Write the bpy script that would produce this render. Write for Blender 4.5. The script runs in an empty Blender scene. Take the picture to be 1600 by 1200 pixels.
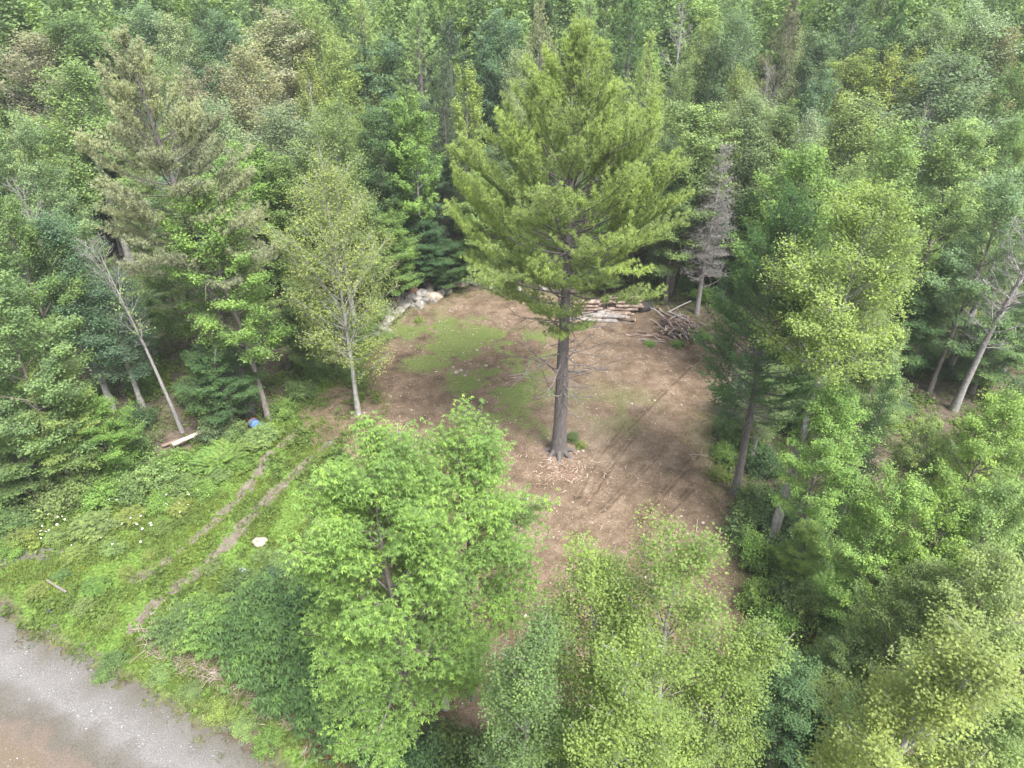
import bpy, math, random
import numpy as np
from math import radians as R, sin, cos, tan, pi

# ---------------------------------------------------------------- camera, world, sun, exposure
sc = bpy.context.scene
CAMZ = 24.0; PITCH = R(33.0); FPX = 1110.0
cd = bpy.data.cameras.new("camera"); cam = bpy.data.objects.new("camera", cd)
sc.collection.objects.link(cam)
cam.location = (0, 0, CAMZ); cam.rotation_euler = (R(90) - PITCH, 0, 0)
cd.sensor_width = 36.0; cd.lens = FPX / 1600 * 36; cd.clip_end = 6000; cd.clip_start = .1
sc.camera = cam
SUN_EL = R(58); SUN_AZ = R(145)          # azimuth measured clockwise from +Y
world = bpy.data.worlds.new("World"); sc.world = world; world.use_nodes = True
wn = world.node_tree; wn.nodes.clear()
sky = wn.nodes.new("ShaderNodeTexSky"); sky.sky_type = 'NISHITA'; sky.sun_disc = False
sky.sun_elevation = SUN_EL; sky.sun_rotation = SUN_AZ; sky.air_density = 1.0; sky.dust_density = 3.0; sky.ozone_density = 1.0
hs = wn.nodes.new("ShaderNodeHueSaturation"); hs.inputs['Saturation'].default_value = .35
bg = wn.nodes.new("ShaderNodeBackground"); bg.inputs['Strength'].default_value = .12
wo = wn.nodes.new("ShaderNodeOutputWorld")
wn.links.new(sky.outputs[0], hs.inputs['Color']); wn.links.new(hs.outputs[0], bg.inputs[0]); wn.links.new(bg.outputs[0], wo.inputs[0])
sl = bpy.data.lights.new("sun", 'SUN'); sl.energy = 2.6; sl.angle = R(20); sl.color = (1, .975, .94)
so = bpy.data.objects.new("sun", sl); sc.collection.objects.link(so)
so.rotation_euler = (pi / 2 - SUN_EL, 0, pi - SUN_AZ)
so.location = (20, -20, 60)
vs = sc.view_settings; vs.view_transform = 'Standard'; vs.look = 'None'; vs.gamma = 1; vs.exposure = 2.1
try:
    cy = sc.cycles
    cy.max_bounces = 6; cy.diffuse_bounces = 2; cy.transmission_bounces = 3; cy.glossy_bounces = 1; cy.volume_bounces = 0; cy.use_denoising = True; cy.denoising_input_passes = 'RGB_ALBEDO_NORMAL'; cy.denoising_prefilter = 'ACCURATE'
except Exception: pass

C = sc.collection
# ---------------------------------------------------------------- projection helpers
def ray(u, v):
    a, b = u - 800.0, 600.0 - v
    return np.array([a, FPX * cos(PITCH) + b * sin(PITCH), -FPX * sin(PITCH) + b * cos(PITCH)])
def G(u, v, z=0.0):
    """world point on the level z that the camera sees in direction (u, v) of the 1600 x 1200 photo"""
    d = ray(u, v); t = (z - CAMZ) / d[2]
    return np.array([d[0] * t, d[1] * t, z])
def proj(x, y, z):
    dz = z - CAMZ
    f = y * cos(PITCH) - dz * sin(PITCH); up = y * sin(PITCH) + dz * cos(PITCH)
    return 800 + FPX * x / f, 600 - FPX * up / f, f

# ---------------------------------------------------------------- numpy noise
def _hash(ix, iy, s):
    h = (ix.astype(np.int64) * 374761393 + iy.astype(np.int64) * 668265263 + s * 1442695041) & 0xffffffff
    h = ((h ^ (h >> 13)) * 1274126177) & 0xffffffff
    return ((h ^ (h >> 16)) & 0xffff) / 65535.0
def vn(x, y, s=0):
    ix = np.floor(x); iy = np.floor(y); fx = x - ix; fy = y - iy
    fx = fx * fx * (3 - 2 * fx); fy = fy * fy * (3 - 2 * fy)
    a = _hash(ix, iy, s); b = _hash(ix + 1, iy, s); c = _hash(ix, iy + 1, s); d = _hash(ix + 1, iy + 1, s)
    return (a * (1 - fx) + b * fx) * (1 - fy) + (c * (1 - fx) + d * fx) * fy
def fbm(x, y, s=0, o=4):
    r = 0; a = .5; t = 0
    for i in range(o):
        r = r + a * vn(x * 2 ** i + 17.3 * i, y * 2 ** i - 9.1 * i, s + i); t += a; a *= .55
    return r / t
def H0(x, y):
    x = np.asarray(x, float); y = np.asarray(y, float)
    return .22 * (fbm(x / 7.0, y / 7.0, 5, 2) - .5) + .9 * (fbm(x / 40, y / 40, 9, 2) - .5) * np.clip((y - 50) / 60, 0, 1)
def inpoly(x, y, P):
    x = np.asarray(x, float); y = np.asarray(y, float)
    ins = np.zeros(x.shape, bool); n = len(P)
    for i in range(n):
        x1, y1 = P[i][:2]; x2, y2 = P[(i + 1) % n][:2]
        c = ((y1 > y) != (y2 > y)) & (x < (x2 - x1) * (y - y1) / (y2 - y1 + 1e-12) + x1)
        ins ^= c
    return ins
def dline(x, y, P):
    x = np.asarray(x, float); y = np.asarray(y, float); best = np.full(x.shape, 1e9)
    for (a, b) in zip(P[:-1], P[1:]):
        dx, dy = b[0] - a[0], b[1] - a[1]
        t = np.clip(((x - a[0]) * dx + (y - a[1]) * dy) / (dx * dx + dy * dy + 1e-12), 0, 1)
        best = np.minimum(best, np.hypot(x - a[0] - t * dx, y - a[1] - t * dy))
    return best
def sdist(x, y, P):   # positive inside
    d = dline(x, y, list(P) + [P[0]]); return np.where(inpoly(x, y, P), d, -d)

# ---------------------------------------------------------------- mesh helpers
def mk_mesh(name, V, F, attr=None, mats=(), smooth=False, fmat=None):
    """V (n,3); F list of (m,k) index arrays; attr dict name->per-face float array"""
    me = bpy.data.meshes.new(name)
    V = np.asarray(V, np.float32)
    me.vertices.add(len(V)); me.vertices.foreach_set('co', V.ravel())
    idx = np.concatenate([f.ravel() for f in F]).astype(np.int32)
    tot = np.concatenate([np.full(len(f), f.shape[1]) for f in F]).astype(np.int32)
    st = np.concatenate([[0], np.cumsum(tot)[:-1]]).astype(np.int32)
    me.loops.add(len(idx)); me.loops.foreach_set('vertex_index', idx)
    me.polygons.add(len(tot)); me.polygons.foreach_set('loop_start', st); me.polygons.foreach_set('loop_total', tot)
    if fmat is not None: me.polygons.foreach_set('material_index', np.asarray(fmat, np.int32))
    if smooth: me.polygons.foreach_set('use_smooth', np.ones(len(tot), bool))
    for m in mats: me.materials.append(m)
    me.update(calc_edges=True)
    if attr:
        for k, a in attr.items():
            at = me.attributes.new(k, 'FLOAT', 'FACE' if len(a) == len(tot) else 'POINT')
            at.data.foreach_set('value', np.asarray(a, np.float32))
    return me
class Geo:
    def __init__(s): s.V = []; s.F = []; s.A = []; s.n = 0; s.M = []
    def add(s, V, F, a=None, m=0):
        V = np.asarray(V, float).reshape(-1, 3); F = np.asarray(F)
        s.V.append(V); s.F.append(F + s.n); s.n += len(V)
        s.A.append(np.full(len(F), .5) if a is None else np.asarray(a, float)); s.M.append(np.full(len(F), m))
    def tube(s, P, r, k=6, m=0, a=None, cap=True):
        P = np.asarray(P, float); n = len(P); r = np.broadcast_to(np.asarray(r, float), (n,))
        T = np.gradient(P, axis=0); T /= np.linalg.norm(T, axis=1)[:, None] + 1e-9
        ref = np.array([1., 0, 0]) if abs(T[0][0]) < .8 else np.array([0, 1., 0])
        B = np.cross(T, ref); B /= np.linalg.norm(B, axis=1)[:, None] + 1e-9; N = np.cross(B, T)
        th = np.arange(k) / k * 2 * pi
        V = P[:, None] + r[:, None, None] * (np.cos(th)[None, :, None] * N[:, None] + np.sin(th)[None, :, None] * B[:, None])
        i = np.arange(n - 1)[:, None] * k; j = np.arange(k)[None]; j2 = (j + 1) % k
        F = np.stack([i + j, i + j2, i + k + j2, i + k + j], -1).reshape(-1, 4)
        s.add(V, F, None if a is None else np.full(len(F), a), m)
        if cap:
            for e, c in ((0, P[0]), (n - 1, P[-1])):
                V2 = np.vstack([V[e], c]); q = np.arange(k)
                F2 = np.stack([q, (q + 1) % k, np.full(k, k)], -1)
                if e == 0: F2 = F2[:, ::-1]
                s.add(V2, F2, None if a is None else np.full(len(F2), a), m)
    def mesh(s, name, mats, smooth=False):
        fk = {}
        order = sorted(range(len(s.F)), key=lambda i: s.F[i].shape[1])
        return mk_mesh(name, np.vstack(s.V), [s.F[i] for i in order], {'v': np.concatenate([s.A[i] for i in order])},
                       mats, smooth, np.concatenate([s.M[i] for i in order]))
def unit(a): return a / (np.linalg.norm(a, axis=-1, keepdims=True) + 1e-9)
def leafquads(P, N, L, W, rng, A=None, bend=0.0):
    """one diamond leaf per point"""
    n = len(P)
    if A is None: A = rng.normal(size=(n, 3))
    A = unit(A - N * np.sum(A * N, 1)[:, None]); B = np.cross(N, A)
    L = np.broadcast_to(L, (n,))[:, None]; W = np.broadcast_to(W, (n,))[:, None]
    V = np.stack([P - A * L * .5, P + B * W * .5 - A * L * .05 - N * bend * L, P + A * L * .5 - N * bend * L * 2.2, P - B * W * .5 - A * L * .05 - N * bend * L], 1)
    return V.reshape(-1, 3), np.arange(n * 4).reshape(-1, 4)

# ---------------------------------------------------------------- materials
def newmat(name):
    m = bpy.data.materials.new(name); m.use_nodes = True; nt = m.node_tree; nt.nodes.clear(); return m, nt
def N(nt, t, **kw):
    n = nt.nodes.new(t)
    for k, v in kw.items(): setattr(n, k, v)
    return n
def leafmat(name, trans=.4, gloss=.2, rough=.65, vary=.5, yellow=(1.28, 1.12, .65), nscale=.5):
    m, nt = newmat(name); L = nt.links.new
    oi = N(nt, 'ShaderNodeObjectInfo'); at = N(nt, 'ShaderNodeAttribute', attribute_name='v')
    tc = N(nt, 'ShaderNodeTexCoord'); nz = N(nt, 'ShaderNodeTexNoise'); nz.inputs['Scale'].default_value = nscale; nz.inputs['Detail'].default_value = 2
    L(tc.outputs['Object'], nz.inputs['Vector'])
    ad = N(nt, 'ShaderNodeMath', operation='ADD'); L(at.outputs['Fac'], ad.inputs[0]); L(nz.outputs['Fac'], ad.inputs[1])
    mr = N(nt, 'ShaderNodeMapRange'); L(ad.outputs[0], mr.inputs[0])
    mr.inputs[1].default_value = .35; mr.inputs[2].default_value = 1.65; mr.inputs[3].default_value = 1 - vary; mr.inputs[4].default_value = 1 + vary
    mul = N(nt, 'ShaderNodeMix', data_type='RGBA', blend_type='MULTIPLY'); mul.inputs[0].default_value = 1
    L(oi.outputs['Color'], mul.inputs[6]); cr = N(nt, 'ShaderNodeCombineColor')
    L(mr.outputs[0], cr.inputs[0]); L(mr.outputs[0], cr.inputs[1]); L(mr.outputs[0], cr.inputs[2]); L(cr.outputs[0], mul.inputs[7])
    yl = N(nt, 'ShaderNodeMix', data_type='RGBA', blend_type='MULTIPLY'); yl.inputs[7].default_value = (*yellow, 1)
    mr2 = N(nt, 'ShaderNodeMapRange'); L(ad.outputs[0], mr2.inputs[0]); mr2.inputs[1].default_value = .8; mr2.inputs[2].default_value = 1.6
    L(mr2.outputs[0], yl.inputs[0]); L(mul.outputs[2], yl.inputs[6])
    pb = N(nt, 'ShaderNodeBsdfPrincipled'); L(yl.outputs[2], pb.inputs['Base Color']); pb.inputs['Roughness'].default_value = rough
    pb.inputs['Specular IOR Level'].default_value = gloss
    tr = N(nt, 'ShaderNodeBsdfTranslucent'); ty = N(nt, 'ShaderNodeMix', data_type='RGBA', blend_type='MULTIPLY'); ty.inputs[0].default_value = 1
    ty.inputs[7].default_value = (1.25, 1.3, .6, 1); L(yl.outputs[2], ty.inputs[6]); L(ty.outputs[2], tr.inputs[0])
    mx = N(nt, 'ShaderNodeMixShader'); mx.inputs[0].default_value = trans; L(pb.outputs[0], mx.inputs[1]); L(tr.outputs[0], mx.inputs[2])
    o = N(nt, 'ShaderNodeOutputMaterial'); L(mx.outputs[0], o.inputs[0]); return m
def ramp(nt, stops):
    r = N(nt, 'ShaderNodeValToRGB'); el = r.color_ramp.elements
    while len(el) < len(stops): el.new(.5)
    for e, (p, c) in zip(el, stops): e.position = p; e.color = (*c, 1)
    return r
def noisemat(name, stops, scale=6, detail=6, rough=.85, bump=.3, stretch=None, bscale=None, dist=0.0):
    m, nt = newmat(name); L = nt.links.new
    tc = N(nt, 'ShaderNodeTexCoord'); mp = N(nt, 'ShaderNodeMapping'); L(tc.outputs['Object'], mp.inputs[0])
    if stretch: mp.inputs['Scale'].default_value = stretch
    nz = N(nt, 'ShaderNodeTexNoise'); nz.inputs['Scale'].default_value = scale; nz.inputs['Detail'].default_value = detail; nz.inputs['Roughness'].default_value = .65
    L(mp.outputs[0], nz.inputs['Vector']); r = ramp(nt, stops); L(nz.outputs['Fac'], r.inputs[0])
    pb = N(nt, 'ShaderNodeBsdfPrincipled'); pb.inputs['Roughness'].default_value = rough; pb.inputs['Specular IOR Level'].default_value = .25
    L(r.outputs[0], pb.inputs['Base Color'])
    if bump:
        bn = N(nt, 'ShaderNodeTexNoise'); bn.inputs['Scale'].default_value = bscale or scale * 3; bn.inputs['Detail'].default_value = 4; L(mp.outputs[0], bn.inputs['Vector'])
        b = N(nt, 'ShaderNodeBump'); b.inputs['Strength'].default_value = bump; b.inputs['Distance'].default_value = .05; L(bn.outputs['Fac'], b.inputs['Height']); L(b.outputs[0], pb.inputs['Normal'])
    o = N(nt, 'ShaderNodeOutputMaterial'); L(pb.outputs[0], o.inputs[0]); return m
M_leaf = leafmat('leaf', yellow=(1.18, 1.08, .75)); M_fine = leafmat('fine_leaf', vary=.38, yellow=(1.12, 1.05, .8))
M_needle = leafmat('needles', trans=.4, gloss=.2, rough=.6, vary=.4, yellow=(1.06, 1.04, .82), nscale=.45)
M_ground_leaf = leafmat('ground_leaf', nscale=.6, vary=.5)
M_bark = noisemat('bark_grey', [(.3, (.06, .05, .045)), (.55, (.17, .15, .13)), (.75, (.30, .28, .25))], 5, stretch=(3, 3, .7), bump=.6)
M_pale = noisemat('bark_pale', [(.3, (0.090, 0.083, 0.075)), (.5, (0.247, 0.240, 0.217)), (.7, (0.375, 0.367, 0.338))], 3, stretch=(1.5, 1.5, 1), bump=.3)
M_pine = noisemat('bark_pine', [(.3, (.05, .042, .04)), (.55, (.13, .115, .11)), (.8, (.22, .2, .19))], 6, stretch=(4, 4, .5), bump=.9)
M_dead = noisemat('dead_wood', [(.3, (0.108, 0.101, 0.094)), (.6, (0.223, 0.209, 0.198)), (.8, (0.331, 0.317, 0.302))], 8, bump=.3)
M_white = noisemat('bark_birch', [(.30, (0.034, 0.030, 0.025)), (.36, (0.425, 0.408, 0.383)), (.8, (0.612, 0.595, 0.570))], 4, stretch=(.6, .6, 4), bump=.2)
M_pdead = noisemat('dead_pine_limb', [(.3, (.08, .07, .065)), (.55, (.17, .15, .14)), (.8, (.30, .275, .26))], 5, bump=.3)
M_log = noisemat('log_bark', [(.3, (.05, .035, .027)), (.5, (.14, .10, .08)), (.75, (.30, .24, .20))], 3, bump=.5)
M_cut = noisemat('cut_wood', [(.3, (.45, .33, .20)), (.7, (.62, .50, .34))], 10, bump=0)
M_stone = noisemat('fieldstone', [(.3, (.06, .055, .048)), (.5, (.16, .148, .132)), (.72, (.32, .30, .275))], 2.2, bump=.7, bscale=9)
M_stone_pale = noisemat('pale_stone', [(.3, (0.160, 0.132, 0.100)), (.6, (0.320, 0.272, 0.220))], 2.2, bump=.5)
M_stone_blue = noisemat('bluish_stone', [(.3, (0.240, 0.272, 0.304)), (.6, (0.400, 0.432, 0.464))], 2.2, bump=.4)
M_stone_red = noisemat('reddish_stone', [(.3, (.16, .09, .06)), (.6, (.34, .21, .15))], 2.2, bump=.5)

# ---------------------------------------------------------------- tagging
def tag(o, label, cat, group=None):
    o['label'] = label; o['category'] = cat
    if group: o['group'] = group
    return o
def link(name, me, parent=None, col=None):
    o = bpy.data.objects.new(name, me); C.objects.link(o)
    if parent: o.parent = parent
    if col: o.color = (*col, 1)
    return o
def empty(name, loc, label, cat, group=None, rz=0):
    o = bpy.data.objects.new(name, None); C.objects.link(o); o.location = loc; o.rotation_euler = (0, 0, rz); o.empty_display_size = .5
    return tag(o, label, cat, group)

# ---------------------------------------------------------------- zones (photo outline -> ground)
def GP(L): return [tuple(G(u, v)[:2]) for u, v in L]
CLEAR = GP([(470, 640), (520, 600), (580, 560), (600, 520), (625, 492), (680, 470), (740, 455), (830, 452), (900, 470), (1000, 470), (1060, 500), (1110, 530), (1150, 590),
            (1120, 650), (1105, 700), (1125, 760), (1150, 800), (1150, 880), (1165, 950), (1180, 1050), (1160, 1300), (760, 1300), (690, 1200), (640, 1100), (600, 980), (560, 860), (530, 760), (540, 690), (500, 690)])
ROADE = GP([(-700, 700), (-300, 850), (0, 965), (90, 1010), (190, 1065), (300, 1125), (400, 1190), (560, 1300), (700, 1420)])
ROAD = ROADE + GP([(300, 2000), (-1500, 2000), (-2500, 900)])
VERGE = GP([(-120, 790), (0, 800), (110, 770), (210, 745), (300, 700), (380, 665), (430, 640), (480, 600), (560, 560), (600, 640), (600, 760), (560, 860), (500, 900), (420, 900), (330, 925), (240, 985), (330, 1040), (430, 1090), (560, 1180), (660, 1280), (700, 1450), (400, 1200), (0, 965), (-300, 850)])
RUT1 = GP([(215, 905), (270, 868), (330, 822), (385, 765), (420, 712), (470, 672), (520, 640), (560, 610)])
RUT2 = GP([(205, 985), (245, 940), (300, 900), (350, 852), (400, 800), (445, 755), (490, 715), (540, 670), (590, 640)])
MOSS = GP([(610, 520), (690, 495), (780, 500), (860, 520), (880, 600), (830, 690), (760, 660), (700, 600), (640, 590)])
def zone(x, y):
    cl = sdist(x, y, CLEAR); rd = sdist(x, y, ROAD); vg = sdist(x, y, VERGE)
    return cl, rd, vg

# ---------------------------------------------------------------- ground
def axis(a, b, s, far, n):
    core = np.arange(a, b + s * .5, s); g = np.geomspace(s * 1.5, far, n)
    return core, g
def grid(xs, ys):
    X, Y = np.meshgrid(xs, ys); nx = len(xs)
    i = np.arange(len(ys) - 1)[:, None] * nx + np.arange(nx - 1)[None]
    F = np.stack([i, i + 1, i + nx + 1, i + nx], -1).reshape(-1, 4)
    return X.ravel(), Y.ravel(), F
g = np.cumsum(np.geomspace(.4, 60, 32))
xs = np.concatenate([-34 - g[::-1], np.arange(-34, 34.1, .25), 34 + g])
ys = np.concatenate([4 - g[::-1][8:], np.arange(4, 60.1, .25), 60 + g])
X, Y, F = grid(xs, ys)
cl, rd, vg = zone(X, Y)
nn = fbm(X / 2.2, Y / 2.2, 21, 4)
green = np.clip(.5 + (vg + (nn - .5) * 2.5) * 1.2, 0, 1)
green *= np.clip(.15 + (-rd - .1) / 1.6 + (nn - .5), .1, 1)
green = np.maximum(green, np.clip(.5 + (sdist(X, Y, MOSS) + (nn - .5) * 3), 0, 1))
green = np.maximum(green, .35 * np.clip((nn - .45) * 5, 0, 1))
far = np.clip((np.hypot(X, Y) - 110) / 60, 0, 1); green = np.maximum(green, far * .7)
Z = H0(X, Y)
def groundmat():
    m, nt = newmat('ground_soil'); L = nt.links.new
    tc = N(nt, 'ShaderNodeTexCoord'); at = N(nt, 'ShaderNodeAttribute', attribute_name='green')
    n1 = N(nt, 'ShaderNodeTexNoise'); n1.inputs['Scale'].default_value = 1.3; n1.inputs['Detail'].default_value = 8; n1.inputs['Roughness'].default_value = .7; L(tc.outputs['Object'], n1.inputs['Vector'])
    n2 = N(nt, 'ShaderNodeTexNoise'); n2.inputs['Scale'].default_value = 9; n2.inputs['Detail'].default_value = 5; L(tc.outputs['Object'], n2.inputs['Vector'])
    a = ramp(nt, [(.3, (.035, .029, .022)), (.5, (.078, .062, .046)), (.7, (.14, .115, .09))]); L(n1.outputs['Fac'], a.inputs[0])
    b = ramp(nt, [(.3, (.03, .055, .012)), (.5, (.07, .12, .022)), (.68, (.13, .18, .045))]); L(n2.outputs['Fac'], b.inputs[0])
    ad = N(nt, 'ShaderNodeMath', operation='ADD'); L(at.outputs['Fac'], ad.inputs[0]); L(n1.outputs['Fac'], ad.inputs[1])
    mr = N(nt, 'ShaderNodeMapRange'); mr.inputs[1].default_value = .75; mr.inputs[2].default_value = 1.2; L(ad.outputs[0], mr.inputs[0])
    mx = N(nt, 'ShaderNodeMix', data_type='RGBA'); L(mr.outputs[0], mx.inputs[0]); L(a.outputs[0], mx.inputs[6]); L(b.outputs[0], mx.inputs[7])
    pb = N(nt, 'ShaderNodeBsdfPrincipled'); pb.inputs['Roughness'].default_value = .95; pb.inputs['Specular IOR Level'].default_value = .1; L(mx.outputs[2], pb.inputs['Base Color'])
    bp = N(nt, 'ShaderNodeBump'); bp.inputs['Strength'].default_value = .6; bp.inputs['Distance'].default_value = .08; L(n2.outputs['Fac'], bp.inputs['Height']); L(bp.outputs[0], pb.inputs['Normal'])
    o = N(nt, 'ShaderNodeOutputMaterial'); L(pb.outputs[0], o.inputs[0]); return m
o = link('ground', mk_mesh('ground', np.stack([X, Y, Z], 1), [F], {'green': green}, [groundmat()], True)); o['kind'] = 'structure'

def sheet(name, P, step, keep, lift, mat, attrs, extra=None):
    """a thin sheet that follows the ground; keep(x, y) says where it lies (ragged edge)"""
    P = np.array(P); x0, y0 = P.min(0) - 1; x1, y1 = P.max(0) + 1
    x0 = max(x0, -46); x1 = min(x1, 46); y0 = max(y0, 2); y1 = min(y1, 70)
    X, Y, F = grid(np.arange(x0, x1, step), np.arange(y0, y1, step))
    cx = X[F].mean(1); cy_ = Y[F].mean(1); k = keep(cx, cy_); F = F[k]
    us, inv = np.unique(F, return_inverse=True); F = inv.reshape(-1, 4); X = X[us]; Y = Y[us]
    Zs = H0(X, Y) + lift + (extra(X, Y) if extra else 0)
    o = link(name, mk_mesh(name, np.stack([X, Y, Zs], 1), [F], {k: f(X, Y) for k, f in attrs.items()}, [mat], True))
    o['kind'] = 'structure'; return o

# clearing: bare brown earth with tyre ridges
def dirtmat():
    m, nt = newmat('bare_earth'); L = nt.links.new
    tc = N(nt, 'ShaderNodeTexCoord'); at = N(nt, 'ShaderNodeAttribute', attribute_name='green'); at2 = N(nt, 'ShaderNodeAttribute', attribute_name='tone')
    n1 = N(nt, 'ShaderNodeTexNoise'); n1.inputs['Scale'].default_value = .9; n1.inputs['Detail'].default_value = 9; n1.inputs['Roughness'].default_value = .72; L(tc.outputs['Object'], n1.inputs['Vector'])
    n2 = N(nt, 'ShaderNodeTexNoise'); n2.inputs['Scale'].default_value = 14; n2.inputs['Detail'].default_value = 6; n2.inputs['Roughness'].default_value = .75; L(tc.outputs['Object'], n2.inputs['Vector'])
    ad0 = N(nt, 'ShaderNodeMath', operation='ADD'); L(n1.outputs['Fac'], ad0.inputs[0]); L(at2.outputs['Fac'], ad0.inputs[1])
    a = ramp(nt, [(.29, (.05, .035, .024)), (.5, (.116, .084, .058)), (.72, (.185, .143, .105))]); L(ad0.outputs[0], a.inputs[0])
    mu = N(nt, 'ShaderNodeMix', data_type='RGBA', blend_type='OVERLAY'); mu.inputs[0].default_value = .9; L(a.outputs[0], mu.inputs[6]); cc = ramp(nt, [(.33, (.22, .22, .22)), (.5, (.5, .5, .5)), (.66, (.80, .78, .76))]); L(n2.outputs['Fac'], cc.inputs[0]); L(cc.outputs[0], mu.inputs[7])
    gr = ramp(nt, [(.35, (.05, .085, .018)), (.6, (.12, .16, .045))]); L(n2.outputs['Fac'], gr.inputs[0])
    ad = N(nt, 'ShaderNodeMath', operation='ADD'); L(at.outputs['Fac'], ad.inputs[0]); L(n2.outputs['Fac'], ad.inputs[1])
    mr = N(nt, 'ShaderNodeMapRange'); mr.inputs[1].default_value = .75; mr.inputs[2].default_value = 1.25; mr.inputs[4].default_value = .8; L(ad.outputs[0], mr.inputs[0])
    mx = N(nt, 'ShaderNodeMix', data_type='RGBA'); L(mr.outputs[0], mx.inputs[0]); L(mu.outputs[2], mx.inputs[6]); L(gr.outputs[0], mx.inputs[7])
    # small pale chips and stones in the soil
    vo = N(nt, 'ShaderNodeTexVoronoi'); vo.inputs['Scale'].default_value = 7; L(tc.outputs['Object'], vo.inputs['Vector'])
    lt = N(nt, 'ShaderNodeMath', operation='LESS_THAN'); lt.inputs[1].default_value = .16; L(vo.outputs['Distance'], lt.inputs[0])
    sp = N(nt, 'ShaderNodeSeparateColor'); L(vo.outputs['Color'], sp.inputs[0]); gt = N(nt, 'ShaderNodeMath', operation='GREATER_THAN'); gt.inputs[1].default_value = .8; L(sp.outputs[0], gt.inputs[0])
    an = N(nt, 'ShaderNodeMath', operation='MULTIPLY'); L(lt.outputs[0], an.inputs[0]); L(gt.outputs[0], an.inputs[1])
    mx2 = N(nt, 'ShaderNodeMix', data_type='RGBA'); mx2.inputs[7].default_value = (.27, .23, .19, 1); L(an.outputs[0], mx2.inputs[0]); L(mx.outputs[2], mx2.inputs[6])
    pb = N(nt, 'ShaderNodeBsdfPrincipled'); pb.inputs['Roughness'].default_value = .95; pb.inputs['Specular IOR Level'].default_value = .1; L(mx2.outputs[2], pb.inputs['Base Color'])
    bp = N(nt, 'ShaderNodeBump'); bp.inputs['Strength'].default_value = .9; bp.inputs['Distance'].default_value = .06; L(n2.outputs['Fac'], bp.inputs['Height']); L(bp.outputs[0], pb.inputs['Normal'])
    o = N(nt, 'ShaderNodeOutputMaterial'); L(pb.outputs[0], o.inputs[0]); return m
M_dirt = dirtmat()
TR = [GP([(985, 835), (1020, 790), (1060, 745), (1110, 690)]), GP([(940, 800), (980, 760), (1010, 730), (1040, 700)]), GP([(1000, 850), (1045, 800), (1085, 760)]),
      GP([(950, 700), (1010, 640), (1050, 600), (1090, 560)]), GP([(900, 780), (930, 720), (975, 660)]), GP([(915, 790), (950, 735), (990, 680)])]
def tyre(x, y):
    z = 0
    for i, t in enumerate(TR):
        d = dline(x, y, t); z = z + .08 * np.exp(-((d - .22) / .08) ** 2) - .0 + .03 * np.exp(-((d - .5) / .12) ** 2) * (.5 + .5 * np.sin(x * 14 + y * 9))
    return z + .09 * fbm(x / .45, y / .45, 31, 4) + .08 * np.clip(fbm(x / 2, y / 2, 41, 2) - .55, 0, 1)
def cgreen(x, y):
    n = fbm(x / 1.7, y / 1.7, 77, 4)
    g = .80 * np.clip(.5 + (sdist(x, y, MOSS) + (n - .5) * 4) * .4, 0, 1) * np.clip((.65 * fbm(x / 1.5, y / 1.5, 12, 5) + .35 * fbm(x / .3, y / .3, 15, 3) - .36) * 6, .12, 1)
    u, v, _ = proj(x, y, 0)
    band = np.exp(-((v - 640) / 60) ** 2) * (u > 880) * np.exp(-((u - 960) / 110) ** 2)
    edge = np.clip(1 - sdist(x, y, CLEAR) / 2.0, 0, 1) * .35
    return np.clip(g + band * .45 * (n > .40) + edge + .22 * (n - .5), 0, .9)
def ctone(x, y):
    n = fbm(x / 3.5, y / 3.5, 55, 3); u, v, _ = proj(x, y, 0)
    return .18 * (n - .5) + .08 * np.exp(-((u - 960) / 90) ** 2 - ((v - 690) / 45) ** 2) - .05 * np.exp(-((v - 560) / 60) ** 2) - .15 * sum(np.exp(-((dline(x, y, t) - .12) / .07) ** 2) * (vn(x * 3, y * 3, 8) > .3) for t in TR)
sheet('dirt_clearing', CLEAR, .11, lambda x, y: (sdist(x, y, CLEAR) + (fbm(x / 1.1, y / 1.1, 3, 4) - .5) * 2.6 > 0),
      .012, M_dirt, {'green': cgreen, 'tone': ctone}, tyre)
# two wheel ruts of the grassy drive
def rutkeep(x, y):
    n = fbm(x / .8, y / .8, 8, 4)
    return ((dline(x, y, RUT1) < .5 * n + .02) | (dline(x, y, RUT2) < .55 * n + .03)) & (fbm(x / .3, y / .3, 19, 4) < .60)
M_rut = noisemat('rut_soil', [(.3, (.06, .055, .035)), (.5, (.115, .10, .075)), (.7, (.165, .145, .115))], 3, bump=.5)
sheet('wheel_ruts', RUT1 + RUT2, .09, rutkeep, .018, M_rut, {'green': lambda x, y: .25 + .4 * (fbm(x, y, 29, 3) - .3), 'tone': lambda x, y: .12 + .3 * (fbm(x / 2, y / 2, 4, 2) - .5)})
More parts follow.
